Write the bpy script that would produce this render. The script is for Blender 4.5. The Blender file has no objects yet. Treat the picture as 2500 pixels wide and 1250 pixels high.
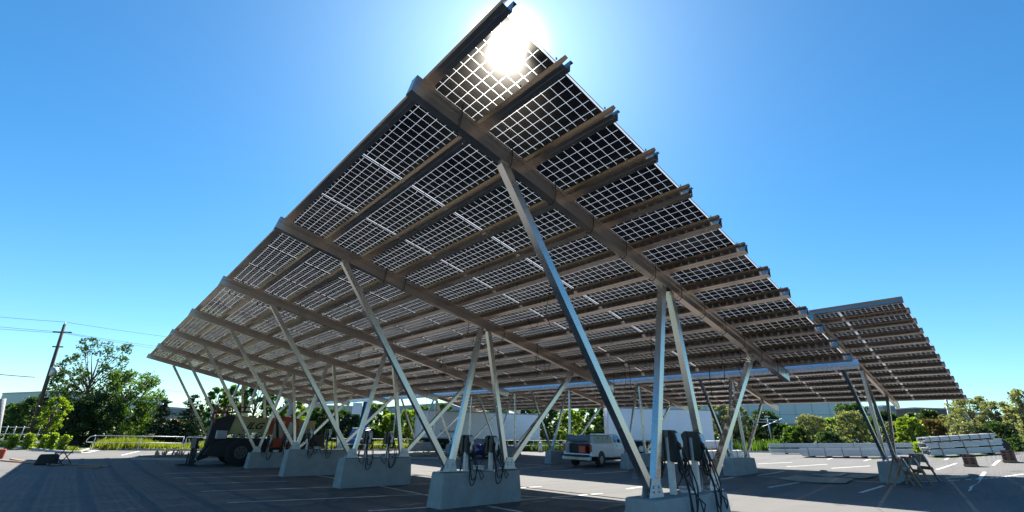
import bpy, math, random
from math import sin, cos, radians, pi, sqrt, hypot
from mathutils import Vector, Matrix
rnd = random.Random(7)
scene = bpy.context.scene
COL = scene.collection
V = Vector

# ------------------------------------------------------------------ camera
CAM = V((-2.41, -2.8622, 1.63)); YAW, PITCH, ROLL, FPX = .7218, .3774, .0299, 1090.52
fwd = V((cos(PITCH)*sin(YAW), cos(PITCH)*cos(YAW), sin(PITCH)))
rt0 = V((cos(YAW), -sin(YAW), 0)); up0 = V((-sin(PITCH)*sin(YAW), -sin(PITCH)*cos(YAW), cos(PITCH)))
rt = cos(ROLL)*rt0 + sin(ROLL)*up0; up = -sin(ROLL)*rt0 + cos(ROLL)*up0
cd = bpy.data.cameras.new('camera'); cam = bpy.data.objects.new('camera', cd); COL.objects.link(cam)
M = Matrix((rt, up, -fwd)).transposed().to_4x4(); M.translation = CAM; cam.matrix_world = M
cd.sensor_width = 36; cd.lens = FPX/2500*36; cd.clip_start = .05; cd.clip_end = 6000
scene.camera = cam

def ray(px, py):
    v = (px-1250)/FPX*rt - (py-625)/FPX*up + fwd
    return v.normalized()
def proj(p):
    q = V(p)-CAM; c = q.dot(fwd)
    return 1250+FPX*q.dot(rt)/c, 625-FPX*q.dot(up)/c
def S(t):
    t = min(max(t, 0), 1); return t*t*(3-2*t)
ZK = [(-180, -.45, 50), (1, -.45, 50), (9, -.45, 49), (30, -.25, 50), (44.4, -.08, 51), (58.4, .28, 50), (69, .62, 50), (73, .72, 48), (78.4, .86, 46), (82.5, 1.0, 43), (86, 1.22, 43), (88.4, 1.43, 44), (100, 1.6, 44), (181, 1.6, 44)]
def gz(x, y):
    """height of the terrain: a gently falling lot that rises towards its far kerb on the right"""
    yy = y if y < 22 else 22+8*(1-math.exp(-(y-22)/8))
    z = -.0356+.0051*min(x, 90)-.0203*max(yy, -60)
    dx, dy = x+2.41, y+2.86; D = hypot(dx, dy)
    if D < 24: return z
    az = math.degrees(math.atan2(dx, dy))
    for (a0, z0, d0), (a1, z1, d1) in zip(ZK, ZK[1:]):
        if a0 <= az <= a1:
            t = (az-a0)/(a1-a0); zk = z0+(z1-z0)*t; dk = d0+(d1-d0)*t; break
    else: zk, dk = -.45, 50
    back = S((120-abs(az-30))/40)   # only ahead of the lot
    w = S((D-24)/(dk-24))*back
    return z+(zk-z)*w
def ground(px, py):
    v = ray(px, py); t = 3.0
    while t < 400:
        p = CAM+t*v
        if p.z < gz(p.x, p.y): break
        t += .1+t*.002
    lo, hi = t-1.5, t
    for _ in range(30):
        m = (lo+hi)/2; p = CAM+m*v
        if p.z < gz(p.x, p.y): hi = m
        else: lo = m
    p = CAM+hi*v; return V((p.x, p.y, gz(p.x, p.y)))
def at(px, D, py=1090):
    """a spot on the ground D metres away in the direction seen at px"""
    v = ray(px, py); h = hypot(v.x, v.y); x = CAM.x+v.x/h*D; y = CAM.y+v.y/h*D
    return V((x, y, gz(x, y)))
def ztop(p, py):
    """height above p whose top reaches picture row py"""
    lo, hi = p.z-3, p.z+60
    for _ in range(40):
        m = (lo+hi)/2
        if proj((p.x, p.y, m))[1] > py: lo = m
        else: hi = m
    return lo-p.z
def mpp(p): return (V(p)-CAM).dot(fwd)/FPX

# ------------------------------------------------------------------ materials
def nt(name):
    m = bpy.data.materials.new(name); m.use_nodes = True
    n = m.node_tree.nodes; l = m.node_tree.links
    b = n.get('Principled BSDF'); return m, n, l, b
def add(n, t, **kw):
    x = n.new(t)
    for k, v in kw.items():
        if k in x.inputs: x.inputs[k].default_value = v
        else: setattr(x, k, v)
    return x
def mat(name, col, rough=.6, metal=0, var=.12, scale=6, bump=0, bscale=40, spec=.5, coat=0, dirt=0, aniso=None, objrand=0):
    m, n, l, b = nt(name)
    b.inputs['Roughness'].default_value = rough; b.inputs['Metallic'].default_value = metal
    b.inputs['Specular IOR Level'].default_value = spec; b.inputs['Coat Weight'].default_value = coat
    tc = add(n, 'ShaderNodeTexCoord'); src = tc.outputs['Object']
    if aniso:
        mp = add(n, 'ShaderNodeMapping'); mp.inputs['Scale'].default_value = aniso; l.new(src, mp.inputs['Vector']); src = mp.outputs['Vector']
    no = add(n, 'ShaderNodeTexNoise', Scale=scale, Detail=6.0, Roughness=.6); l.new(src, no.inputs['Vector'])
    r = add(n, 'ShaderNodeMapRange'); r.inputs['From Min'].default_value = .25; r.inputs['From Max'].default_value = .75
    r.inputs['To Min'].default_value = 1-var; r.inputs['To Max'].default_value = 1+var; l.new(no.outputs['Fac'], r.inputs['Value'])
    mul = add(n, 'ShaderNodeVectorMath', operation='SCALE'); mul.inputs[0].default_value = col; l.new(r.outputs['Result'], mul.inputs['Scale'])
    out = mul.outputs['Vector']
    if objrand:
        oi = add(n, 'ShaderNodeObjectInfo'); rr = add(n, 'ShaderNodeMapRange')
        rr.inputs['To Min'].default_value = 1-objrand; rr.inputs['To Max'].default_value = 1+objrand; l.new(oi.outputs['Random'], rr.inputs['Value'])
        m2 = add(n, 'ShaderNodeVectorMath', operation='SCALE'); l.new(out, m2.inputs[0]); l.new(rr.outputs['Result'], m2.inputs['Scale']); out = m2.outputs['Vector']
    if dirt:
        n2 = add(n, 'ShaderNodeTexNoise', Scale=scale*.35, Detail=8.0, Roughness=.7); l.new(src, n2.inputs['Vector'])
        r2 = add(n, 'ShaderNodeMapRange'); r2.inputs['From Min'].default_value = .52; r2.inputs['From Max'].default_value = .7; r2.inputs['To Max'].default_value = dirt
        l.new(n2.outputs['Fac'], r2.inputs['Value'])
        mx = add(n, 'ShaderNodeMix', data_type='RGBA'); mx.inputs[7].default_value = (col[0]*.35, col[1]*.33, col[2]*.3, 1)
        l.new(r2.outputs['Result'], mx.inputs[0]); l.new(out, mx.inputs[6]); out = mx.outputs[2]
    l.new(out, b.inputs['Base Color'])
    r3 = add(n, 'ShaderNodeMapRange'); r3.inputs['To Min'].default_value = max(rough-.1, .02); r3.inputs['To Max'].default_value = min(rough+.12, 1)
    l.new(no.outputs['Fac'], r3.inputs['Value']); l.new(r3.outputs['Result'], b.inputs['Roughness'])
    if bump:
        n3 = add(n, 'ShaderNodeTexNoise', Scale=bscale, Detail=5.0); l.new(src, n3.inputs['Vector'])
        bp = add(n, 'ShaderNodeBump', Strength=bump, Distance=.02); l.new(n3.outputs['Fac'], bp.inputs['Height']); l.new(bp.outputs['Normal'], b.inputs['Normal'])
    return m
MT = {}
MT['alu'] = mat('mill_aluminium', (.57, .485, .42), .30, 1, .12, 1.6, .08, 30, aniso=(1, 1, 1))
MT['alu2'] = mat('strut_aluminium', (.62, .60, .57), .27, 1, .10, 2.2, .06, 40)
MT['galv'] = mat('galvanised_steel', (.62, .63, .64), .5, .55, .16, 9, .1, 30)
MT['bundle'] = mat('bundled_aluminium', (.50, .51, .56), .40, .55, .08, 3, .05, 20, objrand=.08)
MT['gutter'] = mat('bright_gutter', (.85, .86, .88), .25, .8, .05, 2)
MT['rack'] = mat('faded_red_paint', (.22, .035, .015), .6, 0, .2, 4)
MT['conc'] = mat('cast_concrete', (.32, .32, .32), .85, 0, .16, 2.5, .5, 22, dirt=.35)
MT['kerb'] = mat('kerb_concrete', (.42, .41, .38), .9, 0, .15, 3, .4, 30, dirt=.25)
MT['black'] = mat('black_rubber', (.012, .012, .013), .55, 0, .3, 8)
MT['blackp'] = mat('black_plastic', (.016, .016, .018), .4, 0, .2, 8)
MT['silver'] = mat('silver_cover', (.55, .57, .58), .35, .3, .05, 5)
MT['rimdark'] = mat('dusty_dark_rim', (.10, .095, .09), .7, 0, .2, 6)
MT['slate'] = mat('slate_sheeting', (.12, .16, .19), .5, 0, .2, 5)
MT['whitep'] = mat('white_paint', (.78, .79, .80), .35, 0, .05, 2, coat=.3)
MT['trailer'] = mat('white_trailer_skin', (.88, .89, .92), .45, 0, .06, .8, .03, 6)
MT['dark'] = mat('dark_steel', (.03, .03, .032), .6, .3, .3, 6)
MT['tire'] = mat('tyre', (.018, .018, .018), .8, 0, .25, 14, .3, 40)
MT['rim'] = mat('wheel_rim', (.45, .45, .46), .35, .7, .1, 5)
MT['cream'] = mat('cream_machine_paint', (.44, .36, .16), .5, 0, .12, 3, dirt=.3)
MT['orange'] = mat('orange_machine_paint', (.38, .045, .012), .45, 0, .12, 3, dirt=.3)
MT['blue'] = mat('blue_car_paint', (.012, .03, .16), .18, .2, .05, 3, coat=1)
MT['bluem'] = mat('blue_machine_paint', (.03, .09, .33), .4, 0, .1, 3)
MT['red'] = mat('red_lamp', (.45, .012, .01), .25, 0, .05, 3, coat=.5)
MT['wood'] = mat('raw_timber', (.34, .20, .13), .8, 0, .2, 4, .3, 30, aniso=(1, 8, 8))
MT['ply'] = mat('weathered_board', (.26, .25, .21), .85, 0, .15, 3)
MT['brick'] = mat('clay_block', (.21, .115, .09), .85, 0, .2, 9)
MT['mulch'] = mat('bark_mulch', (.16, .065, .035), .95, 0, .5, 25, 1.0, 30)
MT['boxgreen'] = mat('sage_plastic', (.42, .45, .38), .5, 0, .05, 3)
MT['roofm'] = mat('grey_metal_roof', (.34, .36, .40), .5, .2, .1, .3)
MT['wall_grey'] = mat('grey_metal_wall', (.36, .38, .42), .6, .1, .06, .2)
MT['wall_pale'] = mat('pale_precast_wall', (.60, .62, .66), .8, 0, .06, .15)
MT['wall_dark'] = mat('dark_brick_wall', (.11, .085, .09), .8, 0, .12, .5)
MT['wall_blue'] = mat('violet_grey_wall', (.20, .21, .32), .7, 0, .06, .2)
MT['paint'] = mat('road_paint', (.62, .62, .58), .8, 0, .22, 12, dirt=.55)
MT['pole'] = mat('creosoted_pole', (.10, .075, .06), .9, 0, .2, 6)
MT['bark'] = mat('bark', (.10, .075, .055), .95, 0, .3, 12, .5, 20)
MT['flower'] = mat('pale_seed_heads', (.55, .5, .3), .9, 0, .2, 9)

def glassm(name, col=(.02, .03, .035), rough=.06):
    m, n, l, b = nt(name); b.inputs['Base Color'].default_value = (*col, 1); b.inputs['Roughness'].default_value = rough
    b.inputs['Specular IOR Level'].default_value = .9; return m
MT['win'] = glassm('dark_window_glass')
MT['winb'] = glassm('sky_lit_glass', (.10, .17, .21), .12)  # reflected sky put into a paler blue base colour

def leafm(name, col, trans=.45, hue=.25):
    m, n, l, b = nt(name); n.remove(b); out = n.get('Material Output')
    geo = add(n, 'ShaderNodeNewGeometry'); tc = add(n, 'ShaderNodeTexCoord'); oi = add(n, 'ShaderNodeObjectInfo')
    no = add(n, 'ShaderNodeTexNoise', Scale=.9, Detail=3.0); l.new(tc.outputs['Object'], no.inputs['Vector'])
    a1 = add(n, 'ShaderNodeMath', operation='MULTIPLY_ADD'); l.new(geo.outputs['Random Per Island'], a1.inputs[0]); a1.inputs[1].default_value = .7; l.new(no.outputs['Fac'], a1.inputs[2])
    a2 = add(n, 'ShaderNodeMath', operation='MULTIPLY_ADD'); l.new(oi.outputs['Random'], a2.inputs[0]); a2.inputs[1].default_value = .35; l.new(a1.outputs[0], a2.inputs[2])
    cr = add(n, 'ShaderNodeValToRGB'); l.new(a2.outputs[0], cr.inputs['Fac'])
    e = cr.color_ramp.elements; e[0].position = .35; e[1].position = 1.35 if False else 1.0
    e[0].color = (col[0]*(1-hue*1.6), col[1]*(1-hue*1.2), col[2]*(1-hue*.4), 1); e[1].color = (col[0]*(1+hue*2.2), col[1]*(1+hue*1.5), col[2]*(1+hue*.2), 1)
    d = add(n, 'ShaderNodeBsdfDiffuse', Roughness=.5); t = add(n, 'ShaderNodeBsdfTranslucent'); g = add(n, 'ShaderNodeBsdfGlossy', Roughness=.45)
    g.inputs['Color'].default_value = (.5, .55, .5, 1)
    sc = add(n, 'ShaderNodeVectorMath', operation='MULTIPLY'); sc.inputs[1].default_value = (1.5, 1.6, .6); l.new(cr.outputs['Color'], sc.inputs[0])
    l.new(cr.outputs['Color'], d.inputs['Color']); l.new(sc.outputs['Vector'], t.inputs['Color'])
    m1 = add(n, 'ShaderNodeMixShader', Fac=trans); l.new(d.outputs[0], m1.inputs[1]); l.new(t.outputs[0], m1.inputs[2])
    m2 = add(n, 'ShaderNodeMixShader', Fac=.06); l.new(m1.outputs[0], m2.inputs[1]); l.new(g.outputs[0], m2.inputs[2]); l.new(m2.outputs[0], out.inputs['Surface'])
    return m
MT['leaf'] = leafm('leaf_mid_green', (.055, .105, .022))
MT['leafd'] = leafm('leaf_dark_green', (.030, .060, .022))
MT['leafy'] = leafm('leaf_yellow_green', (.125, .19, .020), .55)
MT['olive'] = leafm('leaf_silver_green', (.165, .185, .115), .35, .22)
MT['spruce'] = leafm('spruce_needles', (.018, .038, .028), .15)
MT['tall_grass'] = leafm('yellow_green_tall_grass', (.13, .165, .03), .4)  # bright yellow-green is the grass's own colour
MT['rusty'] = leafm('leaf_rust_tinged', (.10, .075, .04), .35)

# ------------------------------------------------------------------ mesh builder
class MB:
    def __init__(s): s.v = []; s.f = []; s.mi = []; s.sm = []; s.uv = {}
    def face(s, idx, m=0, smooth=False, uv=None):
        if uv: s.uv[len(s.f)] = uv
        s.f.append(tuple(idx)); s.mi.append(m); s.sm.append(smooth)
    def addv(s, pts):
        k = len(s.v); s.v.extend([tuple(p) for p in pts]); return k
    def hexa(s, p, m=0):  # 8 pts: bottom 4 ccw, top 4
        k = s.addv(p)
        for q in ((3, 2, 1, 0), (4, 5, 6, 7), (0, 1, 5, 4), (1, 2, 6, 5), (2, 3, 7, 6), (3, 0, 4, 7)): s.face([k+i for i in q], m)
    def box(s, c, d, rz=0, m=0, R=None):
        c = V(c); R = R or Matrix.Rotation(rz, 3, 'Z'); x, y, z = d[0]/2, d[1]/2, d[2]/2
        s.hexa([c+R@V(p) for p in ((-x, -y, -z), (x, -y, -z), (x, y, -z), (-x, y, -z), (-x, -y, z), (x, -y, z), (x, y, z), (-x, y, z))], m)
    def bar(s, a, b, w, h, side=None, m=0):
        """rectangular bar from a to b, w along side, h along the other direction"""
        a, b = V(a), V(b); d = (b-a).normalized(); sd = V(side) if side else (d.cross(V((0, 0, 1))) if abs(d.z) < .99 else V((1, 0, 0)))
        sd = (sd-d*sd.dot(d)).normalized(); u = sd.cross(d)
        P = [(-w/2, -h/2), (w/2, -h/2), (w/2, h/2), (-w/2, h/2)]
        s.hexa([a+sd*p+u*q for p, q in P]+[b+sd*p+u*q for p, q in P], m)
    def tube(s, pts, r, n=8, m=0, cap=True):
        pts = [V(p) for p in pts]; rs = r if isinstance(r, (list, tuple)) else [r]*len(pts); rings = []
        u = None
        for i, p in enumerate(pts):
            d = (pts[min(i+1, len(pts)-1)]-pts[max(i-1, 0)]).normalized()
            if u is None: u = d.cross(V((0, 0, 1))) if abs(d.z) < .9 else d.cross(V((1, 0, 0)))
            u = (u-d*u.dot(d)).normalized(); w = d.cross(u)
            rings.append(s.addv([p+rs[i]*(cos(2*pi*k/n)*u+sin(2*pi*k/n)*w) for k in range(n)]))
        for a, b in zip(rings, rings[1:]):
            for k in range(n): s.face((a+k, a+(k+1) % n, b+(k+1) % n, b+k), m, True)
        if cap: s.face([rings[0]+k for k in range(n)][::-1], m); s.face([rings[-1]+k for k in range(n)], m)
    def cyl(s, a, b, r, n=16, m=0): s.tube([a, b], r, n, m)
    def prism(s, poly, a, b, X, Y, m=0):
        """closed polygon (x,y) swept from a to b, axes X, Y"""
        a, b, X, Y = V(a), V(b), V(X), V(Y); n = len(poly)
        k = s.addv([a+X*p+Y*q for p, q in poly]+[b+X*p+Y*q for p, q in poly])
        s.face([k+i for i in range(n)][::-1], m); s.face([k+n+i for i in range(n)], m)
        for i in range(n): s.face((k+i, k+(i+1) % n, k+n+(i+1) % n, k+n+i), m)
    def sheet(s, line, t, a, b, X, Y, m=0):
        """open polyline given thickness t and swept"""
        n = len(line); off = []
        for i, (x, y) in enumerate(line):
            nx = ny = 0
            for j in (i-1, i):
                if 0 <= j < n-1:
                    dx, dy = line[j+1][0]-line[j][0], line[j+1][1]-line[j][1]; L = hypot(dx, dy); nx += -dy/L; ny += dx/L
            L = hypot(nx, ny); k = 2 if 0 < i < n-1 else 1
            sc = t/L/(L/k) if 0 < i < n-1 else t
            off.append((x+nx*sc/1.0 if False else x+nx/L*t, y+ny/L*t))
        A, B = V(a), V(b); X, Y = V(X), V(Y); lp = list(line)+off[::-1]
        k = s.addv([A+X*p+Y*q for p, q in lp]+[B+X*p+Y*q for p, q in lp]); N = 2*n
        for i in range(N): s.face((k+i, k+(i+1) % N, k+N+(i+1) % N, k+N+i), m)
        for i in range(n-1):
            s.face((k+i+1, k+i, k+N-1-i, k+N-2-i), m); s.face((k+N+i, k+N+i+1, k+N+N-2-i, k+N+N-1-i), m)
    def build(s, name, mats, parent=None, loc=(0, 0, 0), bevel=0):
        me = bpy.data.meshes.new(name); me.from_pydata(s.v, [], s.f)
        for x in (mats if isinstance(mats, (list, tuple)) else [mats]): me.materials.append(MT[x] if isinstance(x, str) else x)
        me.polygons.foreach_set('material_index', s.mi); me.polygons.foreach_set('use_smooth', s.sm)
        if s.uv:
            ul = me.uv_layers.new(name='UVMap')
            for p in me.polygons:
                q = s.uv.get(p.index)
                if q:
                    for li, c in zip(p.loop_indices, q): ul.data[li].uv = c
        me.update(); o = bpy.data.objects.new(name, me); COL.objects.link(o); o.location = loc
        if parent: o.parent = parent
        if bevel:
            bv = o.modifiers.new('bevel', 'BEVEL'); bv.width = bevel; bv.segments = 2; bv.limit_method = 'ANGLE'
        return o
def tag(o, label=None, cat=None, group=None, kind=None):
    if label: o['label'] = label
    if cat: o['category'] = cat
    if group: o['group'] = group
    if kind: o['kind'] = kind
    return o
def thing(name, loc, label, cat, group=None, rz=0):
    o = bpy.data.objects.new(name, None); COL.objects.link(o); o.location = loc; o.rotation_euler = (0, 0, rz); o.empty_display_size = .2
    return tag(o, label, cat, group)
def copy_tree(o, parent=None):
    c = o.copy(); COL.objects.link(c); c.parent = parent
    for ch in [k for k in bpy.data.objects if k.parent == o]: copy_tree(ch, c)
    return c
# ------------------------------------------------------------------ light
SUNV = ray(1240, 118); SEL = math.asin(SUNV.z); SAZ = math.atan2(SUNV.x, SUNV.y)
sd = bpy.data.lights.new('sun', 'SUN'); sun = bpy.data.objects.new('sun', sd); COL.objects.link(sun)
sd.energy = 5.0; sd.angle = radians(.53); sd.color = (1, .95, .87)
sun.rotation_euler = SUNV.to_track_quat('Z', 'Y').to_euler(); sun.location = (0, 0, 30)
w = bpy.data.worlds.new('World'); scene.world = w; w.use_nodes = True
n, l = w.node_tree.nodes, w.node_tree.links; bg = n['Background']; wo = n['World Output']
sky = add(n, 'ShaderNodeTexSky', sky_type='NISHITA', sun_disc=False, sun_elevation=SEL, sun_rotation=SAZ, altitude=150, air_density=1.0, dust_density=.35, ozone_density=3.2)
hsv = add(n, 'ShaderNodeHueSaturation', Saturation=1.2); l.new(sky.outputs[0], hsv.inputs['Color'])
tint = add(n, 'ShaderNodeVectorMath', operation='MULTIPLY'); l.new(hsv.outputs[0], tint.inputs[0])
wg = add(n, 'ShaderNodeNewGeometry'); wz = add(n, 'ShaderNodeSeparateXYZ'); l.new(wg.outputs['Incoming'], wz.inputs[0])
wr = add(n, 'ShaderNodeValToRGB'); wm = add(n, 'ShaderNodeMath', operation='MULTIPLY'); wm.inputs[1].default_value = -1; l.new(wz.outputs['Z'], wm.inputs[0]); l.new(wm.outputs[0], wr.inputs['Fac'])
wr.color_ramp.elements[0].color = (.76, .97, 1.0, 1); wr.color_ramp.elements[1].color = (.50, .93, 1.0, 1); wr.color_ramp.elements[1].position = .42; l.new(wr.outputs[0], tint.inputs[1]); l.new(tint.outputs[0], bg.inputs['Color'])
bg.inputs['Strength'].default_value = .063
# circumsolar aureole: the bright air close round the sun
g = add(n, 'ShaderNodeNewGeometry'); dt = add(n, 'ShaderNodeVectorMath', operation='DOT_PRODUCT'); dt.inputs[1].default_value = -SUNV
l.new(g.outputs['Incoming'], dt.inputs[0])
ac = add(n, 'ShaderNodeMath', operation='ARCCOSINE', use_clamp=False); l.new(dt.outputs['Value'], ac.inputs[0])
def glow(A, sg, p):
    d = add(n, 'ShaderNodeMath', operation='DIVIDE'); l.new(ac.outputs[0], d.inputs[0]); d.inputs[1].default_value = radians(sg)
    q = add(n, 'ShaderNodeMath', operation='POWER'); l.new(d.outputs[0], q.inputs[0]); q.inputs[1].default_value = p
    e = add(n, 'ShaderNodeMath', operation='MULTIPLY'); l.new(q.outputs[0], e.inputs[0]); e.inputs[1].default_value = -1
    x = add(n, 'ShaderNodeMath', operation='EXPONENT'); l.new(e.outputs[0], x.inputs[0])
    y = add(n, 'ShaderNodeMath', operation='MULTIPLY'); l.new(x.outputs[0], y.inputs[0]); y.inputs[1].default_value = A
    return y.outputs[0]
s1 = glow(2.0, 2.75, 2.0); s2 = glow(.13, 15, 1.2)
sm = add(n, 'ShaderNodeMath', operation='ADD'); l.new(s1, sm.inputs[0]); l.new(s2, sm.inputs[1])
b2 = add(n, 'ShaderNodeBackground'); b2.inputs['Color'].default_value = (1, .97, .95, 1); l.new(sm.outputs[0], b2.inputs['Strength'])
ad = add(n, 'ShaderNodeAddShader'); l.new(bg.outputs[0], ad.inputs[0]); l.new(b2.outputs[0], ad.inputs[1]); l.new(ad.outputs[0], wo.inputs['Surface'])
vs = scene.view_settings; scene.display_settings.display_device = 'sRGB'
vs.view_transform = 'Standard'; vs.look = 'None'; vs.gamma = 1; vs.exposure = 1.5
scene.cycles.max_bounces = 8; scene.cycles.diffuse_bounces = 3; scene.cycles.glossy_bounces = 4; scene.cycles.transparent_max_bounces = 16
scene.cycles.transmission_bounces = 4; scene.cycles.use_denoising = True; scene.cycles.sample_clamp_indirect = 6; scene.cycles.caustics_reflective = False

# ------------------------------------------------------------------ ground
def asphalt():
    m, n, l, b = nt('asphalt'); tc = add(n, 'ShaderNodeTexCoord')
    a = add(n, 'ShaderNodeTexNoise', Scale=.12, Detail=8.0, Roughness=.65); f = add(n, 'ShaderNodeTexNoise', Scale=55., Detail=3.0)
    st = add(n, 'ShaderNodeMapping'); st.inputs['Scale'].default_value = (.35, 2.2, 1); st.inputs['Rotation'].default_value = (0, 0, .25)
    c = add(n, 'ShaderNodeTexNoise', Scale=.5, Detail=6.0, Roughness=.7)
    l.new(tc.outputs['Object'], st.inputs['Vector']); l.new(st.outputs[0], c.inputs['Vector'])
    for x in (a, f): l.new(tc.outputs['Object'], x.inputs['Vector'])
    s1 = add(n, 'ShaderNodeMath', operation='MULTIPLY_ADD'); l.new(a.outputs['Fac'], s1.inputs[0]); s1.inputs[1].default_value = .9; l.new(c.outputs['Fac'], s1.inputs[2])
    s2 = add(n, 'ShaderNodeMath', operation='MULTIPLY_ADD'); l.new(f.outputs['Fac'], s2.inputs[0]); s2.inputs[1].default_value = .25; l.new(s1.outputs[0], s2.inputs[2])
    cr = add(n, 'ShaderNodeMapRange'); cr.inputs['From Min'].default_value = .7; cr.inputs['From Max'].default_value = 1.5; l.new(s2.outputs[0], cr.inputs['Value'])
    mx = add(n, 'ShaderNodeMix', data_type='RGBA'); mx.inputs[6].default_value = (.110, .108, .106, 1); mx.inputs[7].default_value = (.168, .163, .156, 1)
    l.new(cr.outputs[0], mx.inputs[0])
    sp_ = add(n, 'ShaderNodeTexNoise', Scale=.9, Detail=4.0, Roughness=.5); l.new(tc.outputs['Object'], sp_.inputs['Vector'])
    sr = add(n, 'ShaderNodeMapRange'); sr.inputs['From Min'].default_value = .66; sr.inputs['From Max'].default_value = .74; sr.inputs['To Max'].default_value = .45; l.new(sp_.outputs['Fac'], sr.inputs['Value'])
    vo = add(n, 'ShaderNodeTexVoronoi', feature='DISTANCE_TO_EDGE', Scale=.16); dn = add(n, 'ShaderNodeTexNoise', Scale=.8, Detail=6.0); l.new(tc.outputs['Object'], dn.inputs['Vector'])
    va = add(n, 'ShaderNodeVectorMath', operation='ADD'); l.new(tc.outputs['Object'], va.inputs[0]); l.new(dn.outputs['Color'], va.inputs[1]); l.new(va.outputs[0], vo.inputs['Vector'])
    vr = add(n, 'ShaderNodeMapRange'); vr.inputs['From Min'].default_value = .0; vr.inputs['From Max'].default_value = .004; vr.inputs['To Min'].default_value = .6; vr.inputs['To Max'].default_value = 0; l.new(vo.outputs['Distance'], vr.inputs['Value'])
    mm = add(n, 'ShaderNodeMath', operation='MAXIMUM'); l.new(sr.outputs[0], mm.inputs[0]); l.new(vr.outputs[0], mm.inputs[1])
    m3 = add(n, 'ShaderNodeMix', data_type='RGBA'); m3.inputs[7].default_value = (.04, .038, .037, 1); l.new(mm.outputs[0], m3.inputs[0]); l.new(mx.outputs[2], m3.inputs[6]); l.new(m3.outputs[2], b.inputs['Base Color'])
    b.inputs['Roughness'].default_value = .9; b.inputs['Specular IOR Level'].default_value = .2
    bp = add(n, 'ShaderNodeBump', Strength=.5, Distance=.01); l.new(f.outputs['Fac'], bp.inputs['Height']); l.new(bp.outputs[0], b.inputs['Normal'])
    return m
MT['asphalt'] = asphalt()
MT['soil'] = mat('rough_grass_ground', (.075, .10, .03), .95, 0, .45, .35, .6, 3)
MT['turf'] = mat('mown_verge', (.10, .13, .03), .95, 0, .35, 1.5, .6, 20)

def strip(name, pts, dz, m, parent=None):
    """sheet over a polygon grid (list of rows of xy points) laid dz above the ground"""
    b = MB(); W = len(pts[0]); k = b.addv([(x, y, gz(x, y)+dz) for r in pts for x, y in r])
    for i in range(len(pts)-1):
        for j in range(W-1): b.face((k+i*W+j, k+(i+1)*W+j, k+(i+1)*W+j+1, k+i*W+j+1))
    return b.build(name, m, parent)
xs = [-1500, -700, -300, -150, -100, -70, -50, -40, -30, -24, -18, -14, -10]+[-8+i*2 for i in range(60)]+[115, 125, 140, 170, 230, 350, 700, 1500]
ys = [-400, -150, -80, -50, -35, -25, -18, -12]+[-8+i*2 for i in range(48)]+[92, 100, 120, 150, 200, 300, 600, 1500, 2500]
tag(strip('ground', [[(x, y) for y in ys] for x in xs], 0, 'soil'), kind='structure')
def clampgrid(poly_left, poly_right, n=24):
    return [[(a[0]+(b[0]-a[0])*k/n, a[1]+(b[1]-a[1])*k/n) for k in range(n+1)] for a, b in zip(poly_left, poly_right)]
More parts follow.
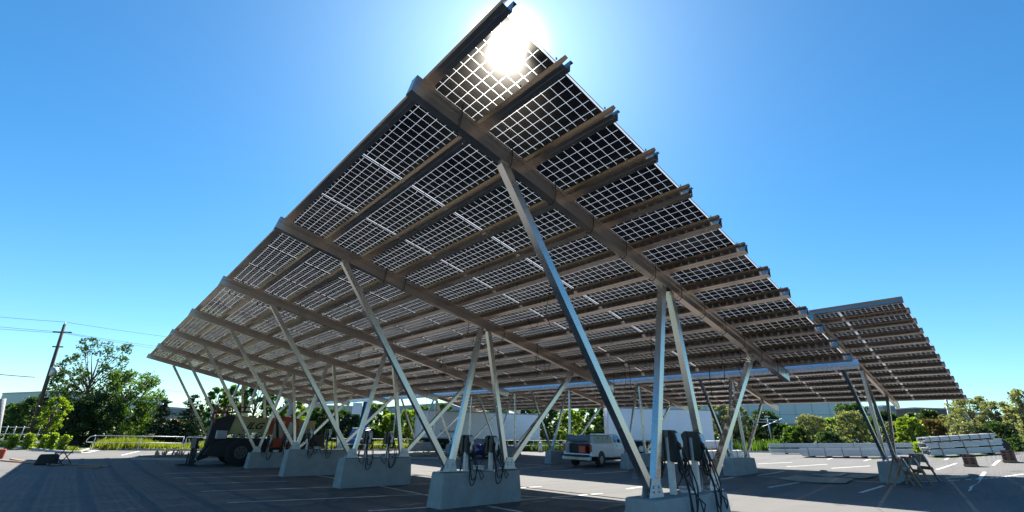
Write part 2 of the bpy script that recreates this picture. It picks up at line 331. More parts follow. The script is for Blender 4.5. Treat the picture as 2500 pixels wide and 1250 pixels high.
# ------------------------------------------------------------------ solar canopies
TH, H0, PT, DR, BAY, U1 = .2076, 6.1241, 1.02, .3004, 6.1037, 1.7314
MP, NCOL, NROW, LEN = 2.03, 20, 12, 40.75
cT, sT = cos(TH), sin(TH)
def pv():
    """glass-glass module: 12 x 6 black cells, frosted gaps that pass the light"""
    m, n, l, b = nt('bifacial_module'); out = n.get('Material Output')
    uv = add(n, 'ShaderNodeUVMap'); sp = add(n, 'ShaderNodeSeparateXYZ'); l.new(uv.outputs[0], sp.inputs[0])
    def gap(sock, cells, half):
        a = add(n, 'ShaderNodeMath', operation='FRACT'); l.new(sock, a.inputs[0])
        q = add(n, 'ShaderNodeMath', operation='SUBTRACT'); l.new(a.outputs[0], q.inputs[0]); q.inputs[1].default_value = .5
        q2 = add(n, 'ShaderNodeMath', operation='ABSOLUTE'); l.new(q.outputs[0], q2.inputs[0])
        c = add(n, 'ShaderNodeMath', operation='GREATER_THAN'); l.new(q2.outputs[0], c.inputs[0]); c.inputs[1].default_value = .5-half
        # keep the lines off the outer border of the module
        lo = add(n, 'ShaderNodeMath', operation='GREATER_THAN'); l.new(sock, lo.inputs[0]); lo.inputs[1].default_value = .5
        hi = add(n, 'ShaderNodeMath', operation='LESS_THAN'); l.new(sock, hi.inputs[0]); hi.inputs[1].default_value = cells-.5
        x = add(n, 'ShaderNodeMath', operation='MULTIPLY'); l.new(lo.outputs[0], x.inputs[0]); l.new(hi.outputs[0], x.inputs[1])
        y = add(n, 'ShaderNodeMath', operation='MULTIPLY'); l.new(x.outputs[0], y.inputs[0]); l.new(c.outputs[0], y.inputs[1])
        return y.outputs[0], (lo, hi)
    gx, _ = gap(sp.outputs[0], 12, .017); gy, _ = gap(sp.outputs[1], 6, .017)
    def inside(sock, lo, hi):
        a = add(n, 'ShaderNodeMath', operation='GREATER_THAN'); l.new(sock, a.inputs[0]); a.inputs[1].default_value = lo
        c = add(n, 'ShaderNodeMath', operation='LESS_THAN'); l.new(sock, c.inputs[0]); c.inputs[1].default_value = hi
        x = add(n, 'ShaderNodeMath', operation='MULTIPLY'); l.new(a.outputs[0], x.inputs[0]); l.new(c.outputs[0], x.inputs[1]); return x.outputs[0]
    iy = inside(sp.outputs[1], .5, 5.55); ix = inside(sp.outputs[0], .35, 11.65)
    g1 = add(n, 'ShaderNodeMath', operation='MULTIPLY'); l.new(gx, g1.inputs[0]); l.new(iy, g1.inputs[1])
    g2 = add(n, 'ShaderNodeMath', operation='MULTIPLY'); l.new(gy, g2.inputs[0]); l.new(ix, g2.inputs[1])
    mxx = add(n, 'ShaderNodeMath', operation='MAXIMUM'); l.new(g1.outputs[0], mxx.inputs[0]); l.new(g2.outputs[0], mxx.inputs[1])
    def mx2(p, q):
        x = add(n, 'ShaderNodeMath', operation='MAXIMUM'); l.new(p, x.inputs[0]); l.new(q, x.inputs[1]); return x.outputs[0]
    def mul2(p, q):
        x = add(n, 'ShaderNodeMath', operation='MULTIPLY'); l.new(p, x.inputs[0]); l.new(q, x.inputs[1]); return x.outputs[0]
    ends = mul2(mx2(inside(sp.outputs[0], .04, .20), inside(sp.outputs[0], 11.80, 11.96)), inside(sp.outputs[1], .35, 5.8))
    fx = add(n, 'ShaderNodeMath', operation='FRACT'); l.new(sp.outputs[0], fx.inputs[0])
    dots = mul2(inside(fx.outputs[0], .46, .54), inside(sp.outputs[1], 5.73, 5.80))
    class _o: outputs = [mx2(mx2(mxx.outputs[0], ends), dots)]
    fac = _o
    b.inputs['Base Color'].default_value = (.016, .013, .016, 1); b.inputs['Roughness'].default_value = .16; b.inputs['Specular IOR Level'].default_value = .2
    no = add(n, 'ShaderNodeTexNoise', Scale=2.0, Detail=4.0); r3 = add(n, 'ShaderNodeMapRange'); r3.inputs['To Min'].default_value = .08; r3.inputs['To Max'].default_value = .30
    tc = add(n, 'ShaderNodeTexCoord'); l.new(tc.outputs['Object'], no.inputs['Vector']); l.new(no.outputs['Fac'], r3.inputs['Value']); l.new(r3.outputs[0], b.inputs['Roughness'])
    tr = add(n, 'ShaderNodeBsdfTranslucent'); tr.inputs['Color'].default_value = (.24, .245, .26, 1)
    tp = add(n, 'ShaderNodeBsdfTransparent'); tp.inputs['Color'].default_value = (.6, .65, .7, 1)
    f1 = add(n, 'ShaderNodeBsdfRefraction', Roughness=.9, IOR=1.035); f1.inputs['Color'].default_value = (1, .97, .92, 1)
    f2 = add(n, 'ShaderNodeBsdfRefraction', Roughness=.9, IOR=.966); f2.inputs['Color'].default_value = (1, .95, .88, 1)
    fw = add(n, 'ShaderNodeMixShader', Fac=.5); l.new(f1.outputs[0], fw.inputs[1]); l.new(f2.outputs[0], fw.inputs[2])
    m1 = add(n, 'ShaderNodeMixShader', Fac=.22); l.new(tr.outputs[0], m1.inputs[1]); l.new(tp.outputs[0], m1.inputs[2])
    m2 = add(n, 'ShaderNodeMixShader', Fac=.10); l.new(m1.outputs[0], m2.inputs[1]); l.new(fw.outputs[0], m2.inputs[2])
    c2 = add(n, 'ShaderNodeMixShader', Fac=.0025); l.new(b.outputs[0], c2.inputs[1]); l.new(fw.outputs[0], c2.inputs[2])
    m3 = add(n, 'ShaderNodeMixShader'); l.new(fac.outputs[0], m3.inputs[0]); l.new(c2.outputs[0], m3.inputs[1]); l.new(m2.outputs[0], m3.inputs[2])
    l.new(m3.outputs[0], out.inputs['Surface'])
    return m
MT['pv'] = pv(); MT['edge'] = mat('green_glass_edge', (.05, .16, .15), .2, 0, .05, 3)
def P(u, v, off=0): return V((v*cT-off*sT, u, -v*sT-off*cT))   # local to a canopy whose base point is the high near corner
NX, NZ = V((cT, 0, -sT)), V((-sT, 0, -cT))

def module_mb(u, i, jb=True, mb=None):
    b = mb or MB(); v0, v1 = i*PT-.055, (i+1)*PT-.065; u0, u1 = u+.006, u+MP-.006; o = -.200
    q = [P(u0, v0, o), P(u0, v1, o), P(u1, v1, o), P(u1, v0, o)]
    k = b.addv(q); b.face((k, k+1, k+2, k+3), 0, uv=[(0, 0), (0, 6), (12, 6), (12, 0)])
    for a, c in (((u0, v0), (u0, v1)), ((u1, v1), (u1, v0)), ((u0, v1), (u1, v1)), ((u1, v0), (u0, v0))):
        k = b.addv([P(*a, o), P(*c, o), P(*c, o-.008), P(*a, o-.008)]); b.face((k, k+1, k+2, k+3), 1)
    if jb:
        for s in (-1, 1):
            x = V(P(u1-.11, (v0+v1)/2+s*.10, o+.012)); R = Matrix((NX, V((0, 1, 0)), -NZ)).transposed()
            b.box(x, (.055, .07, .022), m=2, R=R)
        b.tube([P(u1-.1, (v0+v1)/2-.1, o+.02), P(u1-.02, (v0+v1)/2-.02, o+.06), P(u1+.06, (v0+v1)/2-.06, o+.03)], .006, 4, 2)
    return b
CANOPIES = []
def canopy(X0, U0, h, label, rafters, feet, cols, seed, ps=0.):
    r = random.Random(seed)
    T = thing('solar_carport', (X0, U0, h), label, 'solar canopy', 'solar canopies over the parking rows')
    # modules: shared mesh per row is not possible across rows, so one mesh per row copied along the row
    for i in range(NROW):
        me = None; first = None
        for j in range(NCOL):
            if j < cols:
                if first is None: first = module_mb(.155, i).build('solar_module', ['pv', 'edge', 'blackp'], T)
                else:
                    c = first.copy(); COL.objects.link(c); c.parent = T; c.location = (0, j*MP, 0)
    b = MB()
    for i in range(NROW):
        for j in range(cols, NCOL): module_mb(.155+j*MP, i, True, b)
    o = b.build('solar_modules', ['pv', 'edge', 'blackp'], T); o['kind'] = 'stuff'
    # purlins
    prof = [(-.130, -.196), (-.077, -.192), (-.152, 0), (0, 0), (-.024, -.192), (.030, -.196)]
    first = None
    for i in range(NROW+1):
        if first is None:
            b = MB(); b.sheet(prof, -.005, P(ps, 0), P(LEN+.1, 0), NX, NZ)
            b.prism([(-.082, .0), (-.074, .0), (-.074, .004), (-.082, .004)], P(ps, 0), P(LEN+.1, 0), NX, NZ)
            for k in range(int(LEN/.17)):  # bolt heads on the web
                pass
            first = b.build('purlin', 'alu', T)
        else:
            c = first.copy(); COL.objects.link(c); c.parent = T; c.location = P(0, i*PT)
    b = MB(); b.sheet([(.045, -.21), (-.012, -.20), (-.008, .035), (.04, .045)] if not ps else [(.045, -.20), (.02, -.195), (.03, -.15), (.05, -.145)], -.005, P(-.02, 12.66), P(LEN+.12, 12.66), NX, NZ); b.build('eave_gutter', 'gutter', T)
    # module end clamps: two bright strips between neighbours
    b = MB()
    for j in range(1, NCOL):
        for i in range(NROW):
            if j == 0: continue
            u = .155+j*MP
            b.prism([(0, 0), (.02, 0), (.02, .012), (0, .012)], P(u-.010, i*PT+.03, -.2), P(u-.010, (i+1)*PT-.13, -.2), (0, 1, 0), NZ)
    o = b.build('module_joint_strips', 'dark', T); o['kind'] = 'stuff'
    # small purlin bolts
    b = MB()
    for i in range(1, NROW+1):
        for k in range(int(LEN/.34)):
            if k*.34 > 20 and i < 6: continue
            c = P(.12+k*.34, i*PT-.165, -.19); b.box(c, (.018, .018, .03), m=0)
    o = b.build('purlin_bolts', 'galv', T); o['kind'] = 'stuff'
    # rafters
    yr = [rafters+BAY*k for k in range(7)]
    w = .075
    prf = [(-w, 0), (w, 0), (w, .028), (w-.012, .028), (w-.012, .10), (w-.005, .104), (w-.012, .108), (w-.012, .135), (w-.005, .139), (w-.012, .143), (w-.012, DR-.03), (w, DR-.03), (w, DR),
           (-w, DR), (-w, DR-.03), (-w+.012, DR-.03), (-w+.012, .143), (-w+.005, .139), (-w+.012, .135), (-w+.012, .108), (-w+.005, .104), (-w+.012, .10), (-w+.012, .028), (-w, .028)]
    first = None
    for y in yr:
        if first is None:
            b = MB(); b.prism(prf, P(0, -.268, .002), P(0, 12.67, .002), (0, 1, 0), NZ)
            for i in range(NROW+1): b.box(P(0, i*PT-.076, .004), (.2, .24, .012), m=0, R=Matrix((NX, V((0, 1, 0)), -NZ)).transposed())
            first = b.build('rafter', 'alu', T); first.location = (0, y, 0)
        else:
            c = first.copy(); COL.objects.link(c); c.parent = T; c.location = (0, y, 0)
    # struts and foot plates: V pairs standing on the blocks
    for k, y in enumerate(yr):
        (xa, za), (xb, zb) = feet[k]
        for (x, z, v, uo) in ((xa-.05, za, 1.459, -.0), (xa+.09, za+.02, 6.036, .0), (xb-.09, zb+.02, 6.32, 0), (xb+.05, zb, 10.318, 0)):
            a = V((x-X0, y, z+.12-h)); e = P(y, v, DR+.002)
            b = MB(); d = (e-a).normalized(); b.bar(a, e, .125, .135, side=(0, 1, 0)); 
            b.build('strut', 'alu2', T)
        for (x, z) in ((xa, za), (xb, zb)):
            b = MB()
            for s in (-1, 1):
                yy = y+s*.075
                b.prism([(-.20, 0), (.24, 0), (.13, .30), (-.10, .30)], (x-X0, yy-.006, z-h), (x-X0, yy+.006, z-h), (1, 0, 0), (0, 0, 1))
                for bx in (-.06, .09):
                    b.cyl((x-X0+bx, yy+s*.006, z+.17-h), (x-X0+bx, yy+s*.035, z+.17-h), .024, 6)
                    b.cyl((x-X0+bx, yy+s*.006, z+.10-h), (x-X0+bx, yy+s*.035, z+.10-h), .018, 6)
            b.box((x-X0+.02, y, z+.008-h), (.50, .24, .016)); b.build('foot_bracket', 'galv', T)
    CANOPIES.append(T)
    return T, yr
def cables(T, spots, r):
    for (u, v, ln, k) in spots:
        b = MB()
        if k == 0:   # loop round the rafter
            pts = [P(u-.08, v-.05, -.1), P(u-.10, v-.02, .12), P(u-.095, v, .30), P(u-.02, v+.02, .36), P(u+.1, v+.05, .30), P(u+.13, v+.1, .05), P(u+.2, v+.2, -.12)]
        elif k == 1:  # hanging end
            a = P(u, v, -.05); s = r.uniform(-.08, .08)
            pts = [a, a+V((s*.4, s, -.3*ln)), a+V((-s, s*1.4, -.7*ln)), a+V((s*.6, s*.6, -ln))]
        else:         # drooping loop
            a = P(u, v, -.05); c = P(u+r.uniform(.4, .9), v+r.uniform(.0, .5), -.05)
            pts = [a+(c-a)*t+V((0, 0, -ln*4*t*(1-t))) for t in [i/8 for i in range(9)]]
        b.tube(pts, .009, 5); b.build('cable', 'black', T)
rr = random.Random(3)
zf = lambda k: {0: .70, 1: .655, 2: .655, 3: .675, 4: .275, 5: .25, 6: .22}[k]
feet1 = [((5.0 if k else 4.86, zf(k)), (7.08 if k else 6.92, zf(k)+.02)) for k in range(7)]
T1, yr1 = canopy(0, 0, H0, 'near solar carport with cantilevered high corner against the sun', U1, feet1, 8, 1)
B2X = [24.0, 22.4, 22.2, 22.0, 22.2, 22.0, 22.0]; Y2 = -.76
y2 = [2.946+BAY*k for k in range(7)]
B2T = [gz(B2X[k]+1, Y2+y2[k])+.80 for k in range(7)]
feet2 = [((B2X[k]+.35, B2T[k]), (B2X[k]+2.35, B2T[k])) for k in range(7)]
T2, yr2 = canopy(18.26, Y2, 6.353, 'far solar carport behind, lower in view at the right', 2.946, feet2, 8, 2, .10)
# leads hanging under the near canopy
sp = [(U1, .55+i*1.02, 0, 0) for i in range(12)]+[(yr1[1], v, 0, 0) for v in (2.6, 3.2, 6.9)]
for i in range(14): sp.append((rr.uniform(2.2, 9), rr.uniform(5, 12.2), rr.uniform(.5, 1.2), 1))
for i in range(12): sp.append((rr.uniform(9, 26), rr.uniform(2, 12.2), rr.uniform(.5, 1.1), 1))
for i in range(8): sp.append((rr.uniform(2, 14), rr.uniform(6, 11.5), rr.uniform(.25, .6), 2))
cables(T1, sp, rr)
cables(T2, [(rr.uniform(2, 25), rr.uniform(.5, 8), rr.uniform(.4, .9), rr.choice((1, 2))) for _ in range(14)], rr)
# ------------------------------------------------------------------ the paved lot, kerbs and markings
edge_px = [(-420, 1083), (-250, 1084), (-100, 1086), (0, 1088), (60, 1096), (120, 1103), (170, 1107), (195, 1107), (215, 1099), (260, 1099), (350, 1100), (480, 1101), (700, 1101), (1000, 1100), (1300, 1101), (1420, 1102), (1600, 1104), (1850, 1105), (1960, 1107), (2130, 1110), (2270, 1112), (2400, 1104), (2500, 1098), (2620, 1094), (2800, 1090)]
edge = [ground(a, b) for a, b in edge_px]
edge = [(p.x, p.y) for p in edge]
back = [(edge[-1][0], -45), (0, -60), (-60, -50), (edge[0][0]-20, edge[0][1]-20)]
dense = []
loop = edge+back
for a, b in zip(loop, loop[1:]+loop[:1]):
    k = max(1, int(hypot(b[0]-a[0], b[1]-a[1])/4))
    dense += [(a[0]+(b[0]-a[0])*i/k, a[1]+(b[1]-a[1])*i/k) for i in range(k)]
cx, cy = CAM.x, CAM.y; N = 46
rows = [[(cx+(x-cx)*(i/N)**1.25, cy+(y-cy)*(i/N)**1.25) for i in range(N+1)] for x, y in dense+dense[:1]]
tag(strip('parking_lot', rows, .010, 'asphalt'), kind='structure')
def kerb(name, pts, w=.16, h=.14, close=False):
    b = MB(); q = pts+pts[:1] if close else pts
    d = []
    for a, c in zip(q, q[1:]):
        k = max(1, int(hypot(c[0]-a[0], c[1]-a[1])/2)); d += [(a[0]+(c[0]-a[0])*i/k, a[1]+(c[1]-a[1])*i/k) for i in range(k)]
    d.append(q[-1]); L = []
    for i, p in enumerate(d):
        a, c = d[max(i-1, 0)], d[min(i+1, len(d)-1)]; t = V((c[0]-a[0], c[1]-a[1], 0)).normalized(); nrm = V((-t.y, t.x, 0)); z = gz(*p)
        L.append([V((p[0], p[1], z-.02))-nrm*w/2, V((p[0], p[1], z+h))-nrm*w*.42, V((p[0], p[1], z+h))+nrm*w*.5, V((p[0], p[1], z-.02))+nrm*w/2])
    k = b.addv([x for r in L for x in r])
    for i in range(len(L)-1):
        for j in range(3): b.face((k+4*i+j, k+4*i+j+1, k+4*i+4+j+1, k+4*i+4+j))
    b.face((k+3, k+2, k+1, k)); e = k+4*(len(L)-1); b.face((e, e+1, e+2, e+3))
    return tag(b.build(name, 'kerb'), kind='structure')
kerb('kerb', edge[:24])
# white stall lines
def line(a, b, w=.11, m='paint'):
    a, b = V(a), V(b); L = (b-a).length; d = (b-a)/L; nrm = V((-d.y, d.x, 0)).normalized()*w/2; k = max(2, int(L/1)); rows = []
    for i in range(k+1):
        p = a+(b-a)*i/k; rows.append([((p-nrm).x, (p-nrm).y), ((p+nrm).x, (p+nrm).y)])
    return rows
mk = MB()
def addline(pa, pb, w=.11):
    rows = line(ground(*pa), ground(*pb), w); k = mk.addv([(x, y, gz(x, y)+.016) for r in rows for x, y in r])
    for i in range(len(rows)-1): mk.face((k+2*i, k+2*i+2, k+2*i+3, k+2*i+1))
for pa, pb in [((555, 1229), (1062, 1207)), ((490, 1201), (830, 1190)), ((454, 1183), (700, 1176)), ((422, 1168), (690, 1162)), ((403, 1157), (610, 1152)), ((900, 1249), (1062, 1239)),
               ((929, 1188), (1062, 1214)), ((1006, 1183), (1066, 1181)), ((775, 1162), (832, 1171)), ((1190, 1237), (1275, 1252)), ((1270, 1222), (1470, 1206)), ((1270, 1192), (1322, 1189)),
               ((1270, 1212), (1560, 1230)), ((1323, 1152), (1420, 1147)), ((1425, 1158), (1532, 1151)), ((1545, 1168), (1590, 1165)), ((1530, 1195), (1586, 1186)), ((1270, 1144), (1345, 1139)), ((1200, 1130), (1344, 1137)),
               ((1876, 1191), (1950, 1179)), ((2100, 1204), (2158, 1186)), ((2361, 1200), (2404, 1153)), ((1760, 1171), (1790, 1166)), ((1850, 1161), (1915, 1151)), ((1850, 1133), (1935, 1129)), ((1920, 1140), (2020, 1134)), ((2030, 1144), (2125, 1138)), ((2040, 1162), (2064, 1157)), ((2020, 1122), (2034, 1119)), ((2110, 1126), (2126, 1121)),
               ((1850, 1163), (2150, 1178)), ((2225, 1178), (2420, 1168)), ((2420, 1168), (2500, 1158)), ((2288, 1147), (2335, 1132)), ((2308, 1123), (2316, 1119)), ((2425, 1137), (2440, 1124)),
               ((297, 1112), (340, 1102)), ((400, 1108), (430, 1102)), ((360, 1104), (383, 1104))]:
    addline(pa, pb, .13)
tag(mk.build('road_markings', 'paint'), kind='structure')
# planting islands
def island(pxs, label, seed):
    pts = [ground(a, b) for a, b in pxs]; c = sum(pts, V())/len(pts); r = random.Random(seed)
    pl = [(p.x, p.y) for p in pts]
    b = MB(); top = b.addv([(x, y, gz(x, y)+.125) for x, y in pl]); cc = b.addv([(c.x, c.y, gz(c.x, c.y)+.28)])
    for i in range(len(pl)): b.face((top+i, top+(i+1) % len(pl), cc))
    o = b.build('planting_bed', 'mulch'); tag(o, kind='structure')
    kerb('kerb', pl, close=True)
    fb = MB()
    for _ in range(22):
        i = r.randrange(len(pl)); t = r.random()*.8; x = pl[i][0]*(t)+c.x*(1-t); y = pl[i][1]*t+c.y*(1-t); z = gz(x, y)+.15
        for q in range(9):
            a = r.uniform(0, 2*pi); h = r.uniform(.12, .32); w = .03; dx, dy = cos(a)*.15*r.random(), sin(a)*.15*r.random()
            k = fb.addv([(x-w, y, z), (x+w, y, z), (x+dx+w, y+dy, z+h), (x+dx-w, y+dy, z+h)]); fb.face((k, k+1, k+2, k+3))
    tag(fb.build('bed_seedlings', 'flower'), kind='stuff')
island([(323, 1123), (345, 1117), (480, 1113), (650, 1114), (650, 1125), (480, 1125)], '', 1)
island([(985, 1121), (1000, 1113), (1150, 1112), (1150, 1121)], '', 2)
# concrete ramp at the end of the left kerb
b = MB(); q = [ground(*p) for p in ((178, 1108), (196, 1099), (255, 1098), (214, 1107))]
k = b.addv([(p.x, p.y, gz(p.x, p.y)+.03) for p in q]); b.face((k+3, k+2, k+1, k)); tag(b.build('footpath', 'kerb'), kind='structure')
# light concrete verge behind left kerb
rows = [[(edge[i][0]+t*(.3), edge[i][1]+t) for t in (.1, 1.2, 2.5)] for i in range(0, 8)]
tag(strip('grass_verge', rows, .10, 'turf'), kind='structure')

# ------------------------------------------------------------------ ballast blocks and what stands on them
def block(x0, x1, y, zt, label, group, seed):
    r = random.Random(seed); zb = min(gz(x0, y), gz(x1, y))-.03; b = MB(); d0, d1 = .33, .27
    h = zt-zb; e = .03
    t = lambda s, z: (x0-.035 if s < 0 else x1+.035)
    P8 = [(x0-.035, y-d0, zb), (x1+.035, y-d0, zb), (x1+.035, y+d0, zb), (x0-.035, y+d0, zb), (x0+.02, y-d1, zt), (x1-.02, y-d1, zt), (x1-.02, y+d1, zt), (x0+.02, y+d1, zt)]
    b.hexa(P8)
    o = b.build('ballast_block', 'conc', bevel=.035)
    return tag(o, label, 'concrete block', group)
ordn = ['nearest', 'second', 'third', 'fourth', 'fifth', 'sixth', 'seventh']
place = ['cut by the bottom edge', 'in the middle foreground', 'left of the foreground one', 'in front of the lift rear', 'in front of the lift wheel', 'behind the lift', 'at the far end']
for k in range(7):
    x0 = 4.45 if k == 0 else 4.66; x1 = 7.02 if k == 0 else 7.34
    block(x0, x1, yr1[k], zf(k)+(.0 if k else .03)-.012, '%s concrete block of the near carport, %s' % (ordn[k], place[k]), 'concrete ballast blocks of the near carport', k)
pl2 = ['behind the leaning wooden barricades', 'right of the bundles of blue profiles', 'just in front of the white pickup', 'behind the open tailgate of the pickup', 'right of the blue car', 'left of the blue car', 'at the far end of its row']
for k in range(7):
    block(B2X[k], B2X[k]+2.7, Y2+y2[k], B2T[k]-.004, '%s concrete block of the far carport, %s' % (ordn[k], pl2[k]), 'concrete ballast blocks of the far carport', 20+k)

def charger(x, y, z, label, r, hs=.76):
    T = thing('charging_post', (x, y, z), label, 'car charger', 'charging posts on the concrete blocks')
    T.scale = (1, 1, hs)
    b = MB(); b.box((0, 0, .53), (.09, .09, 1.06)); b.box((0, 0, .008), (.22, .22, .016)); b.build('post', 'galv', T)
    for s in (-1, 1):
        b = MB()  # black rear shell
        b.prism([(0, .62), (.10, .60), (.15, .70), (.16, .98), (.12, 1.13), (.05, 1.19), (0, 1.19)], (-.105, s*.045, 0), (.105, s*.045, 0), (0, s, 0), (0, 0, 1))
        hsg = b.build('charger_housing', 'blackp', T, bevel=.012)
        b = MB(); b.prism([(.105, .62), (.125, .605), (.178, .70), (.188, .98), (.148, 1.14), (.128, 1.13), (.164, .98), (.153, .70)], (-.07, s*.045, 0), (.07, s*.045, 0), (0, s, 0), (0, 0, 1))
        b.build('front_cover', 'silver', hsg)
        # cable: tight coils on the holster and long loops that fall past the block
        b = MB()
        def loop(xc, w, ztop, zbot, yt, yb, ph):
            pts = []
            for i in range(25):
                a = i/24*2*pi; t = (1-cos(a))/2
                z = ztop+(zbot-ztop)*t; ww = w*sin(a)*(.75+.35*t); y = yt+(yb-yt)*min(1, t*1.6)
                pts.append((xc+ww+.012*sin(3*a+ph), s*y, z))
            b.tube(pts, .0135, 6, cap=False)
        for q in range(3): loop(r.uniform(-.03, .03), r.uniform(.09, .13), 1.06-.03*q, r.uniform(.30, .52), .10+.028*q, .20+.02*q, q)
        if s < 0 or r.random() < .4:
            xx = r.uniform(-.04, .05); loop(xx, r.uniform(.10, .14), 1.0, r.uniform(-.50, -.30), .19, .37, 1); loop(xx+.02, r.uniform(.11, .16), .98, r.uniform(-.42, -.18), .20, .38, 2)
        x0 = .14*(1 if r.random() < .5 else -1)
        b.tube([(x0*.3, s*.12, .62), (x0, s*.2, .3), (x0*1.5, s*.37, -.05), (x0*1.9, s*.38, -.25), (x0*2.6, s*.37, -.12), (x0*2.5, s*.2, .05), (x0*2.1, s*.1, .02)], .012, 6)
        b.build('charging_cable', 'black', T)
        b = MB(); b.tube([(.06*s, s*.17, .98), (.07*s, s*.24, .93), (.075*s, s*.26, .84)], [.035, .032, .022], 8); b.build('plug', 'blackp', T)
    return T
rc = random.Random(11)
wh = ['%s concrete block of the near carport' % o for o in ordn]
for k in range(7):
    for s, x in (('left', 5.55), ('right', 6.42)):
        if k == 0: x -= .02
        charger(x, yr1[k]+rc.uniform(-.02, .02), zf(k)-.01, '%s charging post with looped black cables on the %s' % (s, wh[k]), rc, .9 if k == 0 else .76)
for k, nm in enumerate(['nearest block', 'second block', 'third block', 'fourth block', 'fifth block']):
    b = MB(); b.cyl((0, 0, 0), (0, 0, .11), .15, 20); b.cyl((0, 0, .11), (0, 0, .125), .165, 20)
    o = b.build('junction_box', 'galv', loc=(6.0, yr1[k]-.02, zf(k)-.010)); tag(o, 'round metal junction box between the charging posts on the %s' % nm, 'junction box', 'junction boxes on the blocks')

# ------------------------------------------------------------------ railings
def railing(a, b, label, end=False, h=1.05, gap=2.3):
    a, b = V(a), V(b); L = (b-a).length; T = thing('railing', a, label, 'railing', 'metal railings along the lot edge'); n = max(2, int(L/gap)); m = MB(); d = b-a
    P0 = lambda t, z: V((d.x*t, d.y*t, gz(a.x+d.x*t, a.y+d.y*t)-a.z+z))
    m.tube([P0(i/n, h) for i in range(n+1)], .032, 6); m.build('top_rail', 'galv', T)
    m = MB(); m.tube([P0(i/n, h*.55) for i in range(n+1)], .024, 6); m.build('middle_rail', 'galv', T)
    for i in range(n+1):
        m = MB(); m.tube([P0(i/n, 0), P0(i/n, h)], .028, 6); m.build('post', 'galv', T)
    if end:
        m = MB(); m.tube([P0(0, h), P0(-.10/L*3, h-.08), P0(-.15/L*3, h-.3), P0(-.15/L*3, h*.55), P0(0, h*.55)], .032, 6); m.build('end_loop', 'galv', T)
def G(px, py): return ground(px, py)
railing(G(222, 1100), G(440, 1101), 'left railing with a rounded end loop by the concrete ramp', True)
railing(G(447, 1101), G(1010, 1101), 'long railing passing behind the telescopic lift')
railing(G(1110, 1101), G(1425, 1102), 'railing behind the blue car and long white trailer')
# ------------------------------------------------------------------ vehicles
def wheel(T, c, r, w, side, name='wheel', rimr=.55, rim='rim'):
    """c centre, axis along local y"""
    b = MB(); n = 22; c = V(c)
    prof = [(-w/2, r*.62), (-w/2, r*.93), (-w/2+.03, r), (w/2-.03, r), (w/2, r*.93), (w/2, r*.62)]
    rings = [b.addv([c+V((p2*cos(2*pi*k/n), p1, p2*sin(2*pi*k/n))) for k in range(n)]) for p1, p2 in prof]
    for a, d in zip(rings, rings[1:]):
        for k in range(n): b.face((a+k, a+(k+1) % n, d+(k+1) % n, d+k), 0, True)
    b.face([rings[0]+k for k in range(n)]); b.face([rings[-1]+k for k in range(n)][::-1])
    ty = b.build(name, 'tire', T)
    m = MB(); R = r*rimr; y = c.y+side*(w/2+.004)
    m.cyl((c.x, y-side*.03, c.z), (c.x, y+side*.006, c.z), R, 20)
    for k in range(6):
        a = 2*pi*k/6; m.box((c.x+cos(a)*R*.62, y+side*.012, c.z+sin(a)*R*.62), (R*.22, .02, R*.22), m=1)
    m.cyl((c.x, y, c.z), (c.x, y+side*.04, c.z), R*.25, 12)
    m.build('rim', [rim, 'dark'], ty)
def loft(b, secs, m=0, smooth=False):
    n = len(secs[0]); ks = [b.addv(s) for s in secs]
    for a, c in zip(ks, ks[1:]):
        for i in range(n): b.face((a+i, a+(i+1) % n, c+(i+1) % n, c+i), m, smooth)
    b.face([ks[0]+i for i in range(n)][::-1], m); b.face([ks[-1]+i for i in range(n)], m)
def sec(x, w, z0, z1, ch=.06, top=.94):
    return [(x, -w, z0+ch), (x, -w*1.0, z0+(z1-z0)*.55), (x, -w*top-.0, z1-ch*.6), (x, -w*top+ch, z1), (x, w*top-ch, z1), (x, w*top, z1-ch*.6), (x, w, z0+(z1-z0)*.55), (x, w, z0+ch), (x, w-ch, z0), (x, -w+ch, z0)]
def panel(b, pts, m=0, t=.006):
    """quad plate pushed out a little"""
    p = [V(q) for q in pts]; nrm = (p[1]-p[0]).cross(p[2]-p[1]).normalized()*t; b.hexa([q for q in p]+[q+nrm for q in p], m)

# white pickup, facing +x, seen from its rear right side (y negative side)
g0 = G(1478, 1142); px0 = g0.x-1.25; py0 = g0.y+.98
T = thing('pickup_truck', (px0, py0, gz(px0+2, py0)), 'white pickup truck with open tailgate, tool boxes and a rolled load in its bed', 'pickup truck')
W = 1.0
b = MB(); loft(b, [sec(3.05, W, .55, 1.42), sec(3.3, W, .50, 1.45), sec(4.7, W, .5, 1.42), sec(5.5, W*.97, .52, 1.36), sec(5.95, W*.9, .55, 1.22)]); 
loft(b, [[(0, s*W, .62), (0, s*W, 1.36), (0, s*(W-.06), 1.38), (0, s*(W-.12), 1.36), (0, s*(W-.12), .62)][::s] and [(0, -W, .62), (0, -W, 1.36), (0, -W+.12, 1.36), (0, -W+.12, .62)] for s in (1,)]+[[(3.05, -W, .52), (3.05, -W, 1.38), (3.05, -W+.12, 1.38), (3.05, -W+.12, .52)]])
loft(b, [[(0, W-.12, .62), (0, W-.12, 1.36), (0, W, 1.36), (0, W, .62)], [(3.05, W-.12, .52), (3.05, W-.12, 1.38), (3.05, W, 1.38), (3.05, W, .52)]])
b.box((1.5, 0, .72), (3.0, 1.8, .08)); b.build('body', 'whitep', T, bevel=.02)
